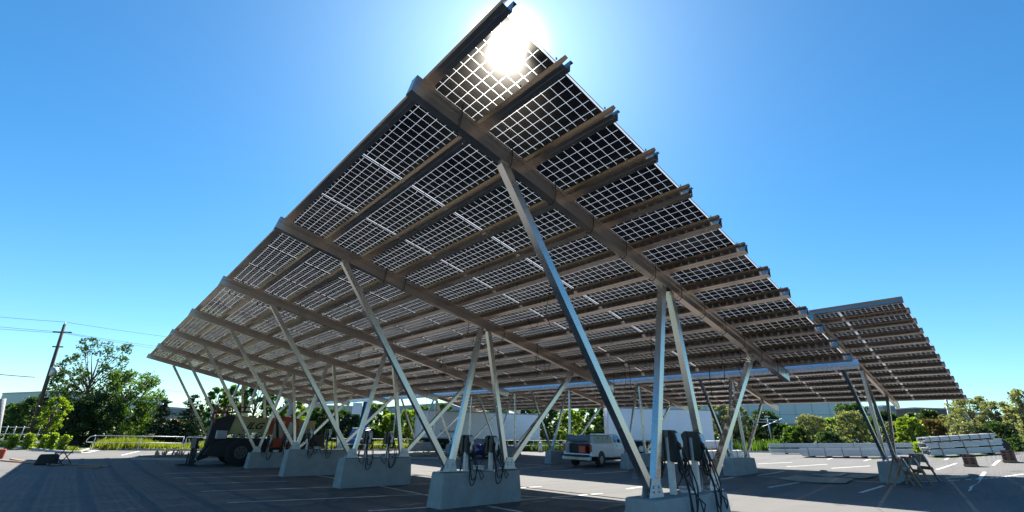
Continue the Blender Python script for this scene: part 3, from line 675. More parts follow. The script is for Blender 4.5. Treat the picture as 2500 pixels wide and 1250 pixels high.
b = MB(); loft(b, [[(3.08, -.9, 1.41), (3.14, -.78, 1.92), (3.14, .78, 1.92), (3.08, .9, 1.41)], [(4.35, -.92, 1.44), (4.05, -.78, 1.95), (4.05, .78, 1.95), (4.35, .92, 1.44)], [(4.95, -.9, 1.40), (4.35, -.74, 1.90), (4.35, .74, 1.90), (4.95, .9, 1.40)]])
b.build('cab', 'whitep', T, bevel=.03)
b = MB(); panel(b, [(3.35, -.925, 1.46), (4.35, -.93, 1.46), (4.08, -.80, 1.86), (3.38, -.80, 1.86)], t=.012)
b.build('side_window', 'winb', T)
b = MB(); panel(b, [(3.115, .72, 1.48), (3.115, -.72, 1.48), (3.14, -.68, 1.86), (3.14, .68, 1.86)], t=.02); b.build('rear_window', 'win', T)
b = MB(); b.box((-.33, 0, .66), (.66, 1.62, .07)); b.build('tailgate', 'dark', T, bevel=.01)
b = MB(); b.box((-.12, 0, .50), (.22, 1.95, .20)); b.box((-.2, 0, .5), (.08, .5, .14)); b.build('rear_bumper', 'silver', T, bevel=.03)
for s in (-1, 1):
    b = MB(); b.box((-.012, s*(W-.07), 1.08), (.05, .13, .42)); b.build('tail_lamp', 'red', T, bevel=.015)
b = MB(); b.box((-.23, -.30, .50), (.02, .30, .15)); b.build('number_plate', 'whitep', T)
for x in (1.25, 4.95):
    for s in (-1, 1): wheel(T, (x, s*.86, .40), .40, .27, s)
    for s in (-1, 1):
        b = MB(); b.prism([(.50*cos(a), .52*sin(a)) for a in [i*pi/10 for i in range(11)]], (x, s*(W-.10), .42), (x, s*(W+.004), .42), (1, 0, 0), (0, 0, 1))
        b.build('wheel_arch', 'black', T)
b = MB(); b.box((3.7, -W-.07, 1.52), (.12, .14, .2)); b.build('door_mirror', 'blackp', T)
b = MB(); b.box((3.55, -W-.006, 1.22), (.16, .02, .04)); b.build('door_handle', 'blackp', T)
b = MB(); b.box((3.0, 0, .42), (5.4, 1.0, .22)); b.build('chassis', 'dark', T)
zt = T.location.z
for i, x in enumerate((.95, 2.25)):
    b = MB(); b.box((0, 0, .20), (1.26, .42, .40)); o = b.build('tool_box', 'boxgreen', loc=(px0+x, py0-.74, zt+1.385), bevel=.015)
    tag(o, ('rear' if i == 0 else 'front')+' pale tool box along the right side of the pickup bed', 'tool box', 'tool boxes on the pickup')
    m = MB(); m.box((.0, -.215, .29), (.05, .02, .12)); m.build('latch', 'blackp', o)
b = MB(); b.tube([(0, -.75, 0), (0, -.4, .02), (0, .4, .0), (0, .85, .02)], [.25, .23, .24, .22], 14); tag(b.build('rolled_tarp', 'slate', loc=(px0+.45, py0+.05, zt+1.60)), 'thick roll of grey sheeting across the back of the pickup bed', 'roll')
b = MB(); b.box((0, 0, .22), (.3, .46, .44)); tag(b.build('red_crate', 'red', loc=(px0+.14, py0-.30, zt+.77), bevel=.04), 'red container standing at the open tailgate of the pickup', 'container')
b = MB(); b.box((0, 0, .27), (2.3, 1.5, .54)); tag(b.build('bed_shade_block', 'black', loc=(px0+1.55, py0+.05, zt+.77), bevel=.05), 'black block added as shade inside the pickup bed', 'shade_block')  # plain black block added to make the inside of the bed read as shade

# the whole truck and its load stand turned a little away from the row
_piv = T.location.copy(); _A = radians(11); _R = Matrix.Rotation(_A, 3, 'Z')
for o in [T]+[q for q in bpy.data.objects if q.parent is None and q.name.split('.')[0] in ('tool_box', 'rolled_tarp', 'red_crate', 'bed_shade_block')]:
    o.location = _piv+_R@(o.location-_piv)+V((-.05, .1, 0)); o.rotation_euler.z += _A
# dark blue sedan
g0 = G(1186, 1121); T = thing('sedan', (g0.x-.9, g0.y+.9, gz(g0.x, g0.y)), 'dark blue sedan parked behind the second concrete block, seen from behind', 'car'); W = .9
b = MB(); loft(b, [sec(0, W*.86, .42, .92, .1), sec(.12, W*.96, .30, 1.02, .1), sec(1.0, W, .24, 1.04, .1), sec(2.6, W, .22, .98, .1), sec(3.9, W, .24, .90, .1), sec(4.5, W*.9, .30, .72, .1), sec(4.65, W*.8, .36, .62, .08)], smooth=True); b.build('body', 'blue', T)
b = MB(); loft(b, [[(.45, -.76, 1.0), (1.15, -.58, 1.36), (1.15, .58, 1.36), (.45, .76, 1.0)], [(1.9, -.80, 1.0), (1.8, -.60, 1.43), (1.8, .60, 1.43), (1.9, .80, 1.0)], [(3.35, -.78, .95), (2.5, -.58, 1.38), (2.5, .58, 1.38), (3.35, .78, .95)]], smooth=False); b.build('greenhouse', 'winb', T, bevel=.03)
b = MB(); loft(b, [[(1.1, -.58, 1.36), (1.1, -.56, 1.40), (1.1, .56, 1.40), (1.1, .58, 1.36)], [(1.8, -.61, 1.42), (1.8, -.56, 1.455), (1.8, .56, 1.455), (1.8, .61, 1.42)], [(2.5, -.58, 1.38), (2.5, -.55, 1.41), (2.5, .55, 1.41), (2.5, .58, 1.38)]], smooth=True); b.build('roof', 'blue', T)
for s in (-1, 1):
    b = MB(); b.box((.03, s*.62, .80), (.08, .34, .13)); b.build('tail_lamp', 'red', T, bevel=.02)
b = MB(); b.box((-.012, 0, .76), (.03, .46, .13)); b.build('number_plate', 'whitep', T)
for x in (.95, 3.7):
    for s in (-1, 1): wheel(T, (x, s*.80, .32), .32, .21, s)

# telescopic lift facing -x
def xat(px, y, py=1090):
    v = ray(px, py); return CAM.x+(y-CAM.y)*v.x/v.y
YL = 27.75; zl = gz(5, 28.8)
T = thing('telescopic_lift', (xat(620, YL), YL+1.15, zl), 'black, cream and orange telescopic handler with its fork carriage lowered, parked behind the fifth block', 'telehandler')
X = lambda px: xat(px, YL)-T.location.x
b = MB(); b.prism([(X(505), .55), (X(545), .45), (X(775), .45), (X(790), 1.0), (X(785), 1.35), (X(560), 1.45), (X(520), 1.2)], (0, -.75, 0), (0, .75, 0), (1, 0, 0), (0, 0, 1)); b.build('chassis', 'dark', T, bevel=.03)
for px in (590, 752):
    for s in (-1, 1): wheel(T, (X(px), s*.98, .72), .72, .46, s, rimr=.46, rim='rimdark')
b = MB(); b.prism([(X(552), 1.62), (X(566), 2.62), (X(574), 2.66), (X(640), 2.56), (X(772), 2.52), (X(772), 1.72), (X(640), 1.78), (X(556), 1.60)], (0, -.34, 0), (0, .16, 0), (1, 0, 0), (0, 0, 1))
# the lettering, cut as thin raised letters on the near side of the boom
cu = bpy.data.curves.new('txt', 'FONT'); cu.body = 'JLG'; cu.size = .52; cu.extrude = .006; cu.shear = .45; cu.offset = .012
to = bpy.data.objects.new('txt', cu); COL.objects.link(to); bpy.context.view_layer.update()
tm = bpy.data.meshes.new_from_object(to.evaluated_get(bpy.context.evaluated_depsgraph_get()))
k = b.addv([(X(597)+v.co.x*1.15, -.352-v.co.z, 1.95+v.co.y) for v in tm.vertices])
for p in tm.polygons: b.face([k+i for i in p.vertices], 1)
bpy.data.objects.remove(to)
for q in (758, 764): b.box((X(q), -.346, 1.92), (.10, .02, .10), m=1)
b.build('boom', ['cream', 'black'], T)
b = MB(); b.prism([(X(508), 1.0), (X(512), 2.35), (X(545), 2.62), (X(566), 2.60), (X(556), 1.55), (X(548), .9), (X(530), .5)], (0, -.40, 0), (0, .25, 0), (1, 0, 0), (0, 0, 1)); b.build('boom_nose', 'dark', T, bevel=.03)
b = MB(); b.prism([(X(500), .25), (X(520), .40), (X(540), 1.1), (X(528), 1.3), (X(505), .8), (X(496), .4)], (0, -.3, 0), (0, .15, 0), (1, 0, 0), (0, 0, 1)); b.build('quick_coupler', 'dark', T)
b = MB()
for z in (.25, .95): b.box((X(488), -.1, z), (.09, 1.5, .14))
for s in (-.75, -.35, .2, .55): b.box((X(484), s, .75), (.08, .10, 1.35))
b.box((X(480), -.1, 1.15), (.05, 1.5, .5)); b.build('fork_carriage', 'dark', T)
for s in (-.5, .3):
    b = MB(); b.box((X(474), s, .06), (.9, .13, .05)); b.box((X(482)-.1, s, .35), (.06, .13, .6)); b.build('fork', 'dark', T)
b = MB(); b.prism([(X(655), .95), (X(658), 2.45), (X(668), 2.68), (X(712), 2.68), (X(722), 2.2), (X(722), .95)], (0, -1.12, 0), (0, -.36, 0), (1, 0, 0), (0, 0, 1)); cb = b.build('cab', 'orange', T, bevel=.03)
b = MB(); b.box((X(672), -1.126, 1.95), (X(686)-X(660), .02, .95)); b.build('door_glass', 'win', cb)
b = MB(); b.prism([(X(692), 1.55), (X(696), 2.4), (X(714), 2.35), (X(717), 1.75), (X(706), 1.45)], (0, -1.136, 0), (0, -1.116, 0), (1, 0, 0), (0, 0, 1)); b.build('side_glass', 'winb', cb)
b = MB(); b.box((X(535), -.95, 1.62), (.5, .35, .42)); b.build('side_tank', 'roofm', T, bevel=.02)
b = MB()
for s in (-.55, .45): 
    b.bar((X(515), s, 2.75), (X(600), s, 2.90), .07, .09); b.bar((X(515), s, 2.2), (X(515), s, 3.1), .07, .07); b.bar((X(540), s, 2.6), (X(540), s, 3.1), .07, .07)
for q in (515, 540, 570, 600): b.bar((X(q), -.55, 2.86), (X(q), .45, 2.86), .07, .08)
b.bar((X(515), -.55, 3.1), (X(600), -.55, 3.12), .05, .07); b.build('load_rack', 'rack', T)
b = MB(); b.prism([(X(730), 1.3), (X(735), 1.75), (X(790), 1.7), (X(792), 1.0)], (0, -1.1, 0), (0, -.4, 0), (1, 0, 0), (0, 0, 1)); b.build('engine_cover', 'dark', T, bevel=.03)

# semi trailers
def atd(px, depth, py=1085):
    v = ray(px, py); p = CAM+v*(depth/v.dot(fwd)); return V((p.x, p.y, gz(p.x, p.y)))
def trailer(a, b2, w, zb, zt_, label, text=None, wheels=True):
    a, b2 = V(a), V(b2); d = V((b2.x-a.x, b2.y-a.y, 0)); L = d.length; ang = math.atan2(d.y, d.x)
    T = thing('semi_trailer', a, label, 'trailer', 'white semi trailers', ang)
    m = MB(); m.box((L/2, w/2, (zb+zt_)/2), (L, w, zt_-zb)); m.box((L/2, -.012, zb+.06), (L, .03, .12), m=1)
    m.box((L/2, -.012, zt_-.06), (L, .03, .12), m=1)
    for i in range(int(L/1.2)): m.box((.6+i*1.2, -.004, (zb+zt_)/2), (.03, .012, zt_-zb-.3), m=0)
    if text:
        cu = bpy.data.curves.new('txt', 'FONT'); cu.body = text; cu.size = .30; cu.extrude = .002; cu.offset = .01
        to = bpy.data.objects.new('txt', cu); COL.objects.link(to); bpy.context.view_layer.update()
        tm = bpy.data.meshes.new_from_object(to.evaluated_get(bpy.context.evaluated_depsgraph_get()))
        k = m.addv([(2.55+v.co.x*1.1, -.012-v.co.z, zb+.62+v.co.y) for v in tm.vertices])
        for p in tm.polygons: m.face([k+i for i in p.vertices], 2)
        bpy.data.objects.remove(to)
    m.build('box', ['trailer', 'roofm', 'black'], T)
    m = MB()
    for s in (0.08, w-.08): m.box((-.03, s, (zb+zt_)/2), (.06, .14, zt_-zb))
    for i in range(4): m.tube([(-.06, .35+i*(w-.7)/3, zb+.1), (-.06, .35+i*(w-.7)/3, zt_-.1)], .03, 6)
    m.build('rear_door', 'galv', T)
    m = MB(); m.box((L/2, w/2, zb-.12), (L-.4, w*.5, .22)); m.box((2.4, w/2, zb-.3), (2.6, w*.5, .2)); m.build('underframe', 'dark', T)
    for x in (1.6, 2.9):
        for s in (-1, 1): wheel(T, (x, w/2+s*(w/2-.25), .5), .5, .5, s, rimr=.5)
    m = MB()
    for s in (.4, w-.4): m.box((L-3.2, s, zb*.5+.02), (.12, .12, zb))
    m.build('landing_leg', 'dark', T)
    return T
a = atd(1012, 46.5); e = atd(1318, 49.5); trailer(a, e, 2.6, 1.12, 3.95, 'white box trailer behind the blue car, wheels and rear doors at its left end', 'WE SERVICE')
a = atd(1488, 41.5); e = atd(1746, 41.0); trailer(a, e, 2.6, 1.15, 4.1, 'white box trailer behind the pickup, its lower corner behind the bundled profiles')

# blue machine, mast, sign board
p = atd(878, 44); b = MB(); T = thing('boom_lift', p, 'small blue and white boom lift standing before the leafy trees', 'boom lift', rz=.3)
b.prism([(-.9, .35), (-.95, 1.0), (-.6, 1.75), (.5, 1.9), (.8, 1.2), (.85, .35)], (0, -.8, 0), (0, .8, 0), (1, 0, 0), (0, 0, 1)); b.build('base', 'bluem', T, bevel=.08)
b = MB(); b.box((-.1, 0, 1.95), (1.1, 1.3, .16)); b.build('cover', 'whitep', T, bevel=.04)
b = MB(); b.bar((.35, 0, 1.9), (.5, 0, 5.0), .45, .5); b.bar((.5, 0, 4.6), (.2, 0, 5.0), .3, .3); b.build('mast', 'bluem', T)
for x in (-.6, .6):
    for s in (-1, 1): wheel(T, (x, s*.75, .34), .34, .25, s)
p = atd(868, 46); T = thing('sign_board', p, 'plain white board on a dark post left of the blue boom lift', 'sign', rz=-.6)
b = MB(); b.bar((.1, 0, 0), (.38, 0, 5.2), .28, .28); b.build('post', 'dark', T)
b = MB(); b.box((-.35, -.1, 3.9), (.95, .08, 1.15)); b.build('board', 'whitep', T)
p = atd(686, 40); T = thing('aerial_work_platform', p, 'grey-blue articulated lift arm rising behind the orange cab', 'aerial lift')
b = MB(); b.bar((0, 0, 0), (0, 0, 2.2), .9, .9); b.build('base', 'roofm', T)
b = MB(); b.bar((0, 0, 2.0), (.25, 0, 3.9), .28, .3); b.bar((.25, 0, 3.9), (.05, 0, 5.0), .22, .24); b.build('arm', 'roofm', T)
b = MB(); b.box((.0, -.1, 4.5), (.5, .6, .7)); b.build('basket', 'roofm', T)

# ------------------------------------------------------------------ poles and lines
def beam_px(a, b_, d1, d2=None):
    v = ray(*a); w_ = ray(*b_); return CAM+v*(d1/hypot(v.x, v.y)), CAM+w_*((d2 or d1)/hypot(w_.x, w_.y))
pt, pb = beam_px((158, 792), (70, 1075), 62); pb.z = gz(pb.x, pb.y)-.05
T = thing('utility_pole', pb, 'tall leaning wooden utility pole behind the left tree', 'utility pole')
b = MB(); b.tube([(0, 0, 0), pt-pb], [.19, .12], 10); b.build('pole', 'pole', T)
d = (pt-pb); ax = rt0
for t, w_ in ((.93, .9), (.80, .5)):
    b = MB(); c = d*t; b.bar(c-ax*w_, c+ax*w_, .09, .11); b.build('crossarm', 'pole', T)
b = MB(); b.tube([d*.985, d*1.02], .05, 8); b.build('insulator', 'galv', T)
b = MB(); b.tube([d*.55+ax*.35, d*.62+ax*.35], .26, 12); b.build('transformer', 'galv', T)
def wire(pts, D, label, r=.015):
    b = MB(); q = []
    for (px, py, dd) in pts:
        v = ray(px, py); q.append(CAM+v*(dd/hypot(v.x, v.y)))
    out = []
    for a, c in zip(q, q[1:]):
        L = (c-a).length
        for i in range(9): t = i/8; out.append(a+(c-a)*t+V((0, 0, -.012*L*4*t*(1-t)*.5)))
    o = q[0]; b.tube([x-o for x in out], r, 4); tag(b.build('power_line', 'dark', loc=o), label, 'power line', 'power lines at the utility pole')
wire([(-60, 768, 66), (158, 786, 62), (440, 826, 66)], 0, 'topmost power line through the tip of the utility pole')
wire([(-60, 792, 66), (150, 810, 62), (430, 852, 66)], 0, 'upper of the two power lines on the crossarm of the pole')
wire([(-60, 798, 66), (154, 813, 62), (430, 858, 66)], 0, 'lower of the two power lines on the crossarm of the pole')
wire([(-60, 908, 66), (85, 921, 63)], 0, 'low power line entering from the left edge to the tree', .03)
wire([(330, 944, 90), (520, 964, 90)], 0, 'thin distant power line beside the left carport corner')
wire([(350, 986, 90), (520, 990, 90)], 0, 'lowest distant power line above the dark spruces')
def lamp(px, pbase, ptop, D, label, r=.09, arm=None):
    t_, b_ = beam_px(ptop, pbase, D); b_.z = gz(b_.x, b_.y)
    T = thing('lamp_post', b_, label, 'lamp post'); b = MB(); b.tube([(0, 0, 0), t_-b_], [r, r*.7], 10); b.build('pole', 'galv', T)
    b = MB(); b.box((t_-b_)+V((0, 0, .05)), (.7, .3, .12)); b.build('lamp_head', 'galv', T)
    if arm:
        for ta, (dx, dz) in arm:
            b = MB(); c = (t_-b_)*ta; b.bar(c-rt0*dx*.45, c+rt0*dx+V((0, 0, dz)), .07, .07); b.build('arm', 'galv', T)
lamp(0, (2331, 1085), (2306, 958), 58, 'grey lamp post rising behind the tall stack of profiles', .13)
lamp(0, (1888, 1092), (1873, 1018), 60, 'low grey steel post with side arms before the dark trees', .10, [(.92, (1.9, 0)), (.70, (1.6, .9)), (.84, (2.6, 0))])
p1, p0 = beam_px((4, 974), (-6, 1092), 34); p0.z = gz(p0.x, p0.y)
b = MB(); b.tube([(0, 0, 0), p1-p0], .16, 12); tag(b.build('concrete_post', 'conc', loc=p0), 'thick pale post cut by the left edge of the photo', 'post')
lamp(0, (958, 1095), (966, 1000), 52, 'thin pale pole between the leafy trees left of the trailer', .06)
lamp(0, (393, 1075), (398, 974), 95, 'thin distant pole between the two dark spruces', .08)
p = atd(1319, 45); b = MB(); b.tube([(0, 0, 0), (0, 0, .75), (0, 0, .95)], [.22, .20, .10], 12); b.tube([(-.3, 0, .6), (.3, 0, .6)], .08, 8); tag(b.build('fire_hydrant', 'silver', loc=p), 'pale hydrant at the railing right of the long trailer', 'hydrant')

# ------------------------------------------------------------------ material stacks
def bundle(pa, pb_, z0, n_w, n_h, label, cell=(.16, .14), straps=4, D=None):
    a = V(pa); e = V(pb_); d = V((e.x-a.x, e.y-a.y, 0)); L = d.length; ang = math.atan2(d.y, d.x)
    base = V((a.x, a.y, z0)); T = thing('profile_bundle', base, label, 'metal profiles', 'strapped bundles of aluminium profiles', ang)
    T.rotation_euler = (0, -math.atan2(gz(e.x, e.y)-gz(a.x, a.y), L), ang)
    b = MB(); w, h = cell; rj = random.Random(int(L*100))
    for i in range(n_w):
        for j in range(n_h):
            if 0 < i < n_w-1 and 0 < j < n_h-1: continue
            o = rj.uniform(-.06, .06); b.box((L/2+o, i*w+w/2, j*h+h/2), (L, w-.012, h-.012), m=rj.choice((0, 0, 1)))
    b.build('profiles', ['bundle', 'galv'], T)
    for s in range(straps):
        x = L*(s+.5)/straps; b = MB(); W_, H_ = n_w*w, n_h*h
        b.box((x, -.012, H_/2), (.035, .012, H_)); b.box((x, W_/2, H_+.008), (.035, W_, .012)); b.build('strap', 'wood', T)
    b = MB()
    for s in range(straps): b.box((L*(s+.5)/straps, n_w*w/2, -.05), (.10, n_w*w+.2, .09))
    b.build('bearers', 'wood', T)
    return n_h*h
def gp(px, py): return ground(px, py)
a, e = gp(1880, 1109), gp(2236, 1111); za = a.z+.10
H = bundle(a, e, za, 8, 3, 'long low bundle of pale profiles lying along the kerb, bottom layer', cell=(.16, .105))
bundle(a+V((.2, .1, 0)), e, za+H+.10, 8, 3, 'long low bundle of pale profiles lying along the kerb, top layer', cell=(.16, .105))
a2, e2 = gp(1957, 1117), gp(2178, 1119)
bundle(a2, e2, a2.z+.10, 7, 4, 'shorter shiny bundle in front of the long low stack, on wooden bearers', straps=5)
a3, e3 = gp(2277, 1117), gp(2458, 1108)
D3 = hypot(a3.x-CAM.x, a3.y-CAM.y)
H = bundle(a3, e3, a3.z+.10, 8, 5, 'bottom bundle of the tall three tier stack of profiles', straps=3, cell=(.16, .068))
H2 = bundle(a3+V((0, .1, 0)), e3, a3.z+.16+H, 8, 5, 'middle bundle of the tall three tier stack of profiles', straps=3, cell=(.16, .068))
off = (e3-a3)*.03
bundle(a3-off, e3-off*2, a3.z+.22+H+H2, 7, 3, 'top bundle of the tall three tier stack, jutting out at the left', straps=7, cell=(.16, .085))
a4, e4 = gp(1700, 1126), gp(1818, 1124)
bundle(a4, e4, a4.z+.10, 6, 4, 'lower bluish bundle lying beside the second far block')
a5, e5 = gp(1690, 1117), gp(1790, 1115)
bundle(a5, e5, a5.z+.62, 6, 4, 'raised bluish bundle on timber blocks, below the corner of the trailer')
for i, px in enumerate((1705, 1738, 1755)):
    p = gp(px, 1117); b = MB(); 
    for q in range(5): b.box((0, 0, .06+q*.12), (.8, .5, .09)); b.box((0, 0, .0+q*.12), (.5, .4, .05))
    tag(b.build('timber_block', 'wood', loc=p), ['left timber cribbing under the raised bundle', 'middle timber cribbing under the raised bundle', 'right timber cribbing under the raised bundle'][i], 'timber', 'timber cribbing')
# hollow clay blocks
def pile(px, py, nx, ny, nz, lab):
    p = gp(px, py); b = MB(); rj = random.Random(px)
    b.hexa([(0, 0, 0), (.19, 0, 0), (.19, .3, 0), (0, .3, 0), (0, 0, .19), (.19, 0, .19), (.19, .3, .19), (0, .3, .19)])
    for qx in (.05, .14):
        for qz in (.05, .14): b.box((qx, -.002, qz), (.065, .01, .065), m=1); b.box((-.002, .08+qx*.8, qz), (.01, .08, .065), m=1)
    first = b.build('hollow_block', ['brick', 'black']); k = 0
    for iz in range(nz):
        for ix in range((iz >= nz-1)*1, nx):
            for iy in range(ny):
                o = first if k == 0 else first.copy()
                if k: COL.objects.link(o)
                o.location = p+V((ix*.16+rj.uniform(-.006, .006), iy*.25, .11+iz*.156)); o.scale = (.8, .8, .8); k += 1
                tag(o, lab, 'hollow block', 'hollow blocks '+lab[-30:])
    b = MB(); b.box((nx*.08, ny*.125, .055), (nx*.18, ny*.27, .10)); tag(b.build('pallet', 'wood', loc=p), 'wooden pallet '+('under the hollow blocks in the open lot' if px < 2420 else 'under the hollow blocks at the right edge'), 'pallet')
pile(2388, 1140, 2, 2, 3, 'reddish hollow block in the stepped pile in the open lot')
pile(2484, 1130, 3, 2, 3, 'reddish hollow block in the pile cut by the right edge')
p = gp(2455, 1106); b = MB(); b.cyl((0, 0, .42), (1.6, .8, .42), .36, 18); tag(b.build('cable_drum', 'dark', loc=p), 'dark drum lying at the right end of the tall profile stack', 'drum')
# flat boards on the ground
for i, q in enumerate([((1897, 1171), (1945, 1163), (2007, 1168), (1968, 1179)), ((1972, 1180), (2010, 1168), (2086, 1172), (2064, 1183)), ((1975, 1160), (2060, 1157), (2068, 1161), (2030, 1167)), ((2056, 1168), (2080, 1161), (2145, 1164), (2112, 1171)), ((2306, 1171), (2325, 1164), (2370, 1162), (2360, 1168))]):
    pts = [gp(*x) for x in q]; b = MB(); k = b.hexa([(x.x-pts[0].x, x.y-pts[0].y, gz(x.x, x.y)-pts[0].z+.0) for x in pts]+[(x.x-pts[0].x, x.y-pts[0].y, gz(x.x, x.y)-pts[0].z+.02) for x in pts])
    tag(b.build('board_sheet', 'ply', loc=pts[0]+V((0, 0, .024+.022*(i in (1, 3))))), ['leftmost flat board sheet on the shaded asphalt', 'large flat board sheet overlapping its left neighbour', 'rear flat board sheet at the shadow edge', 'flat board sheet nearest the block with barricades', 'lone flat board sheet right of the barricades'][i], 'board', 'flat board sheets on the asphalt')
# wooden barricades
def barricade(p, rz, label, hh=1.22):
    T = thing('wooden_barricade', p, label, 'barricade', 'wooden barricades by the far block', rz); T.scale = (.82, .82, .82)
    for s in (-.42, .42):
        for t in (-1, 1):
            b = MB(); b.bar((s, t*.55, 0), (s, t*.04, hh), .11, .06, side=(1, 0, 0)); b.build('leg', 'wood', T)
    b = MB(); b.box((0, -.16, hh-.18), (1.0, .04, .34), R=Matrix.Rotation(radians(-19), 3, 'X')); b.build('board', 'bundle', T)
    b = MB(); b.box((0, -.33, hh-.62), (1.0, .04, .16), R=Matrix.Rotation(radians(-19), 3, 'X')); b.build('board', 'wood', T)
    b = MB(); b.box((0, 0, hh+.02), (1.08, .12, .06)); b.build('top_bar', 'brick', T)
barricade(gp(2208, 1187), radians(28), 'nearest wooden barricade leaning beside the far block')
barricade(gp(2232, 1181), radians(34), 'middle wooden barricade of the three by the far block')
barricade(gp(2254, 1175), radians(38), 'rear wooden barricade of the three by the far block', 1.28)
# left foreground oddments
p = gp(146, 1136); T = thing('folding_chair', p, 'black metal folding chair standing at the edge of the shadow', 'chair', rz=radians(49)); T.scale = (1.3, 1.3, 1.3)
b = MB(); b.box((0, 0, .45), (.40, .40, .03)); b.build('seat', 'dark', T)
for s in (-.2, .2):
    b = MB(); b.tube([(s, .28, 0), (s, -.10, .46), (s, -.26, .88)], .017, 6); b.build('leg', 'dark', T)
    b = MB(); b.tube([(s, -.30, 0), (s, .16, .44)], .017, 6); b.build('leg', 'dark', T)
b = MB(); b.box((0, -.24, .80), (.42, .03, .17)); b.build('backrest', 'dark', T)
p = gp(111, 1135); b = MB(); b.prism([(-.42, 0), (-.44, .10), (-.34, .50), (.33, .52), (.42, .42), (.44, 0)], (0, -.22, 0), (0, .22, 0), (1, 0, 0), (0, 0, 1)); tag(b.build('tool_bag', 'black', loc=p, bevel=.05), 'black boxy bag on the asphalt left of the folding chair', 'bag')
for i, (pa, pc) in enumerate([((0, 1126), (148, 1138)), ((26, 1123), (95, 1134)), ((152, 1135), (268, 1141)), ((190, 1142), (245, 1144))]):
    a, c = gp(*pa), gp(*pc); b = MB(); m_ = a; b.bar((0, 0, .04), (c-a)+V((0, 0, .04)), .14, .045); tag(b.build('plank', 'wood', loc=a+V((0, 0, .012))), ['long pale plank running out of the left edge past the bag', 'short plank crossing the shadow edge behind the long one', 'thin plank right of the folding chair in shade', 'short dark plank farthest right in the shade'][i], 'plank', 'planks on the asphalt')
p = gp(-9, 1120); b = MB(); b.box((0, 0, .25), (.5, .5, .5)); tag(b.build('orange_box', 'orange', loc=p, bevel=.03), 'orange box cut by the left edge of the photo', 'box')
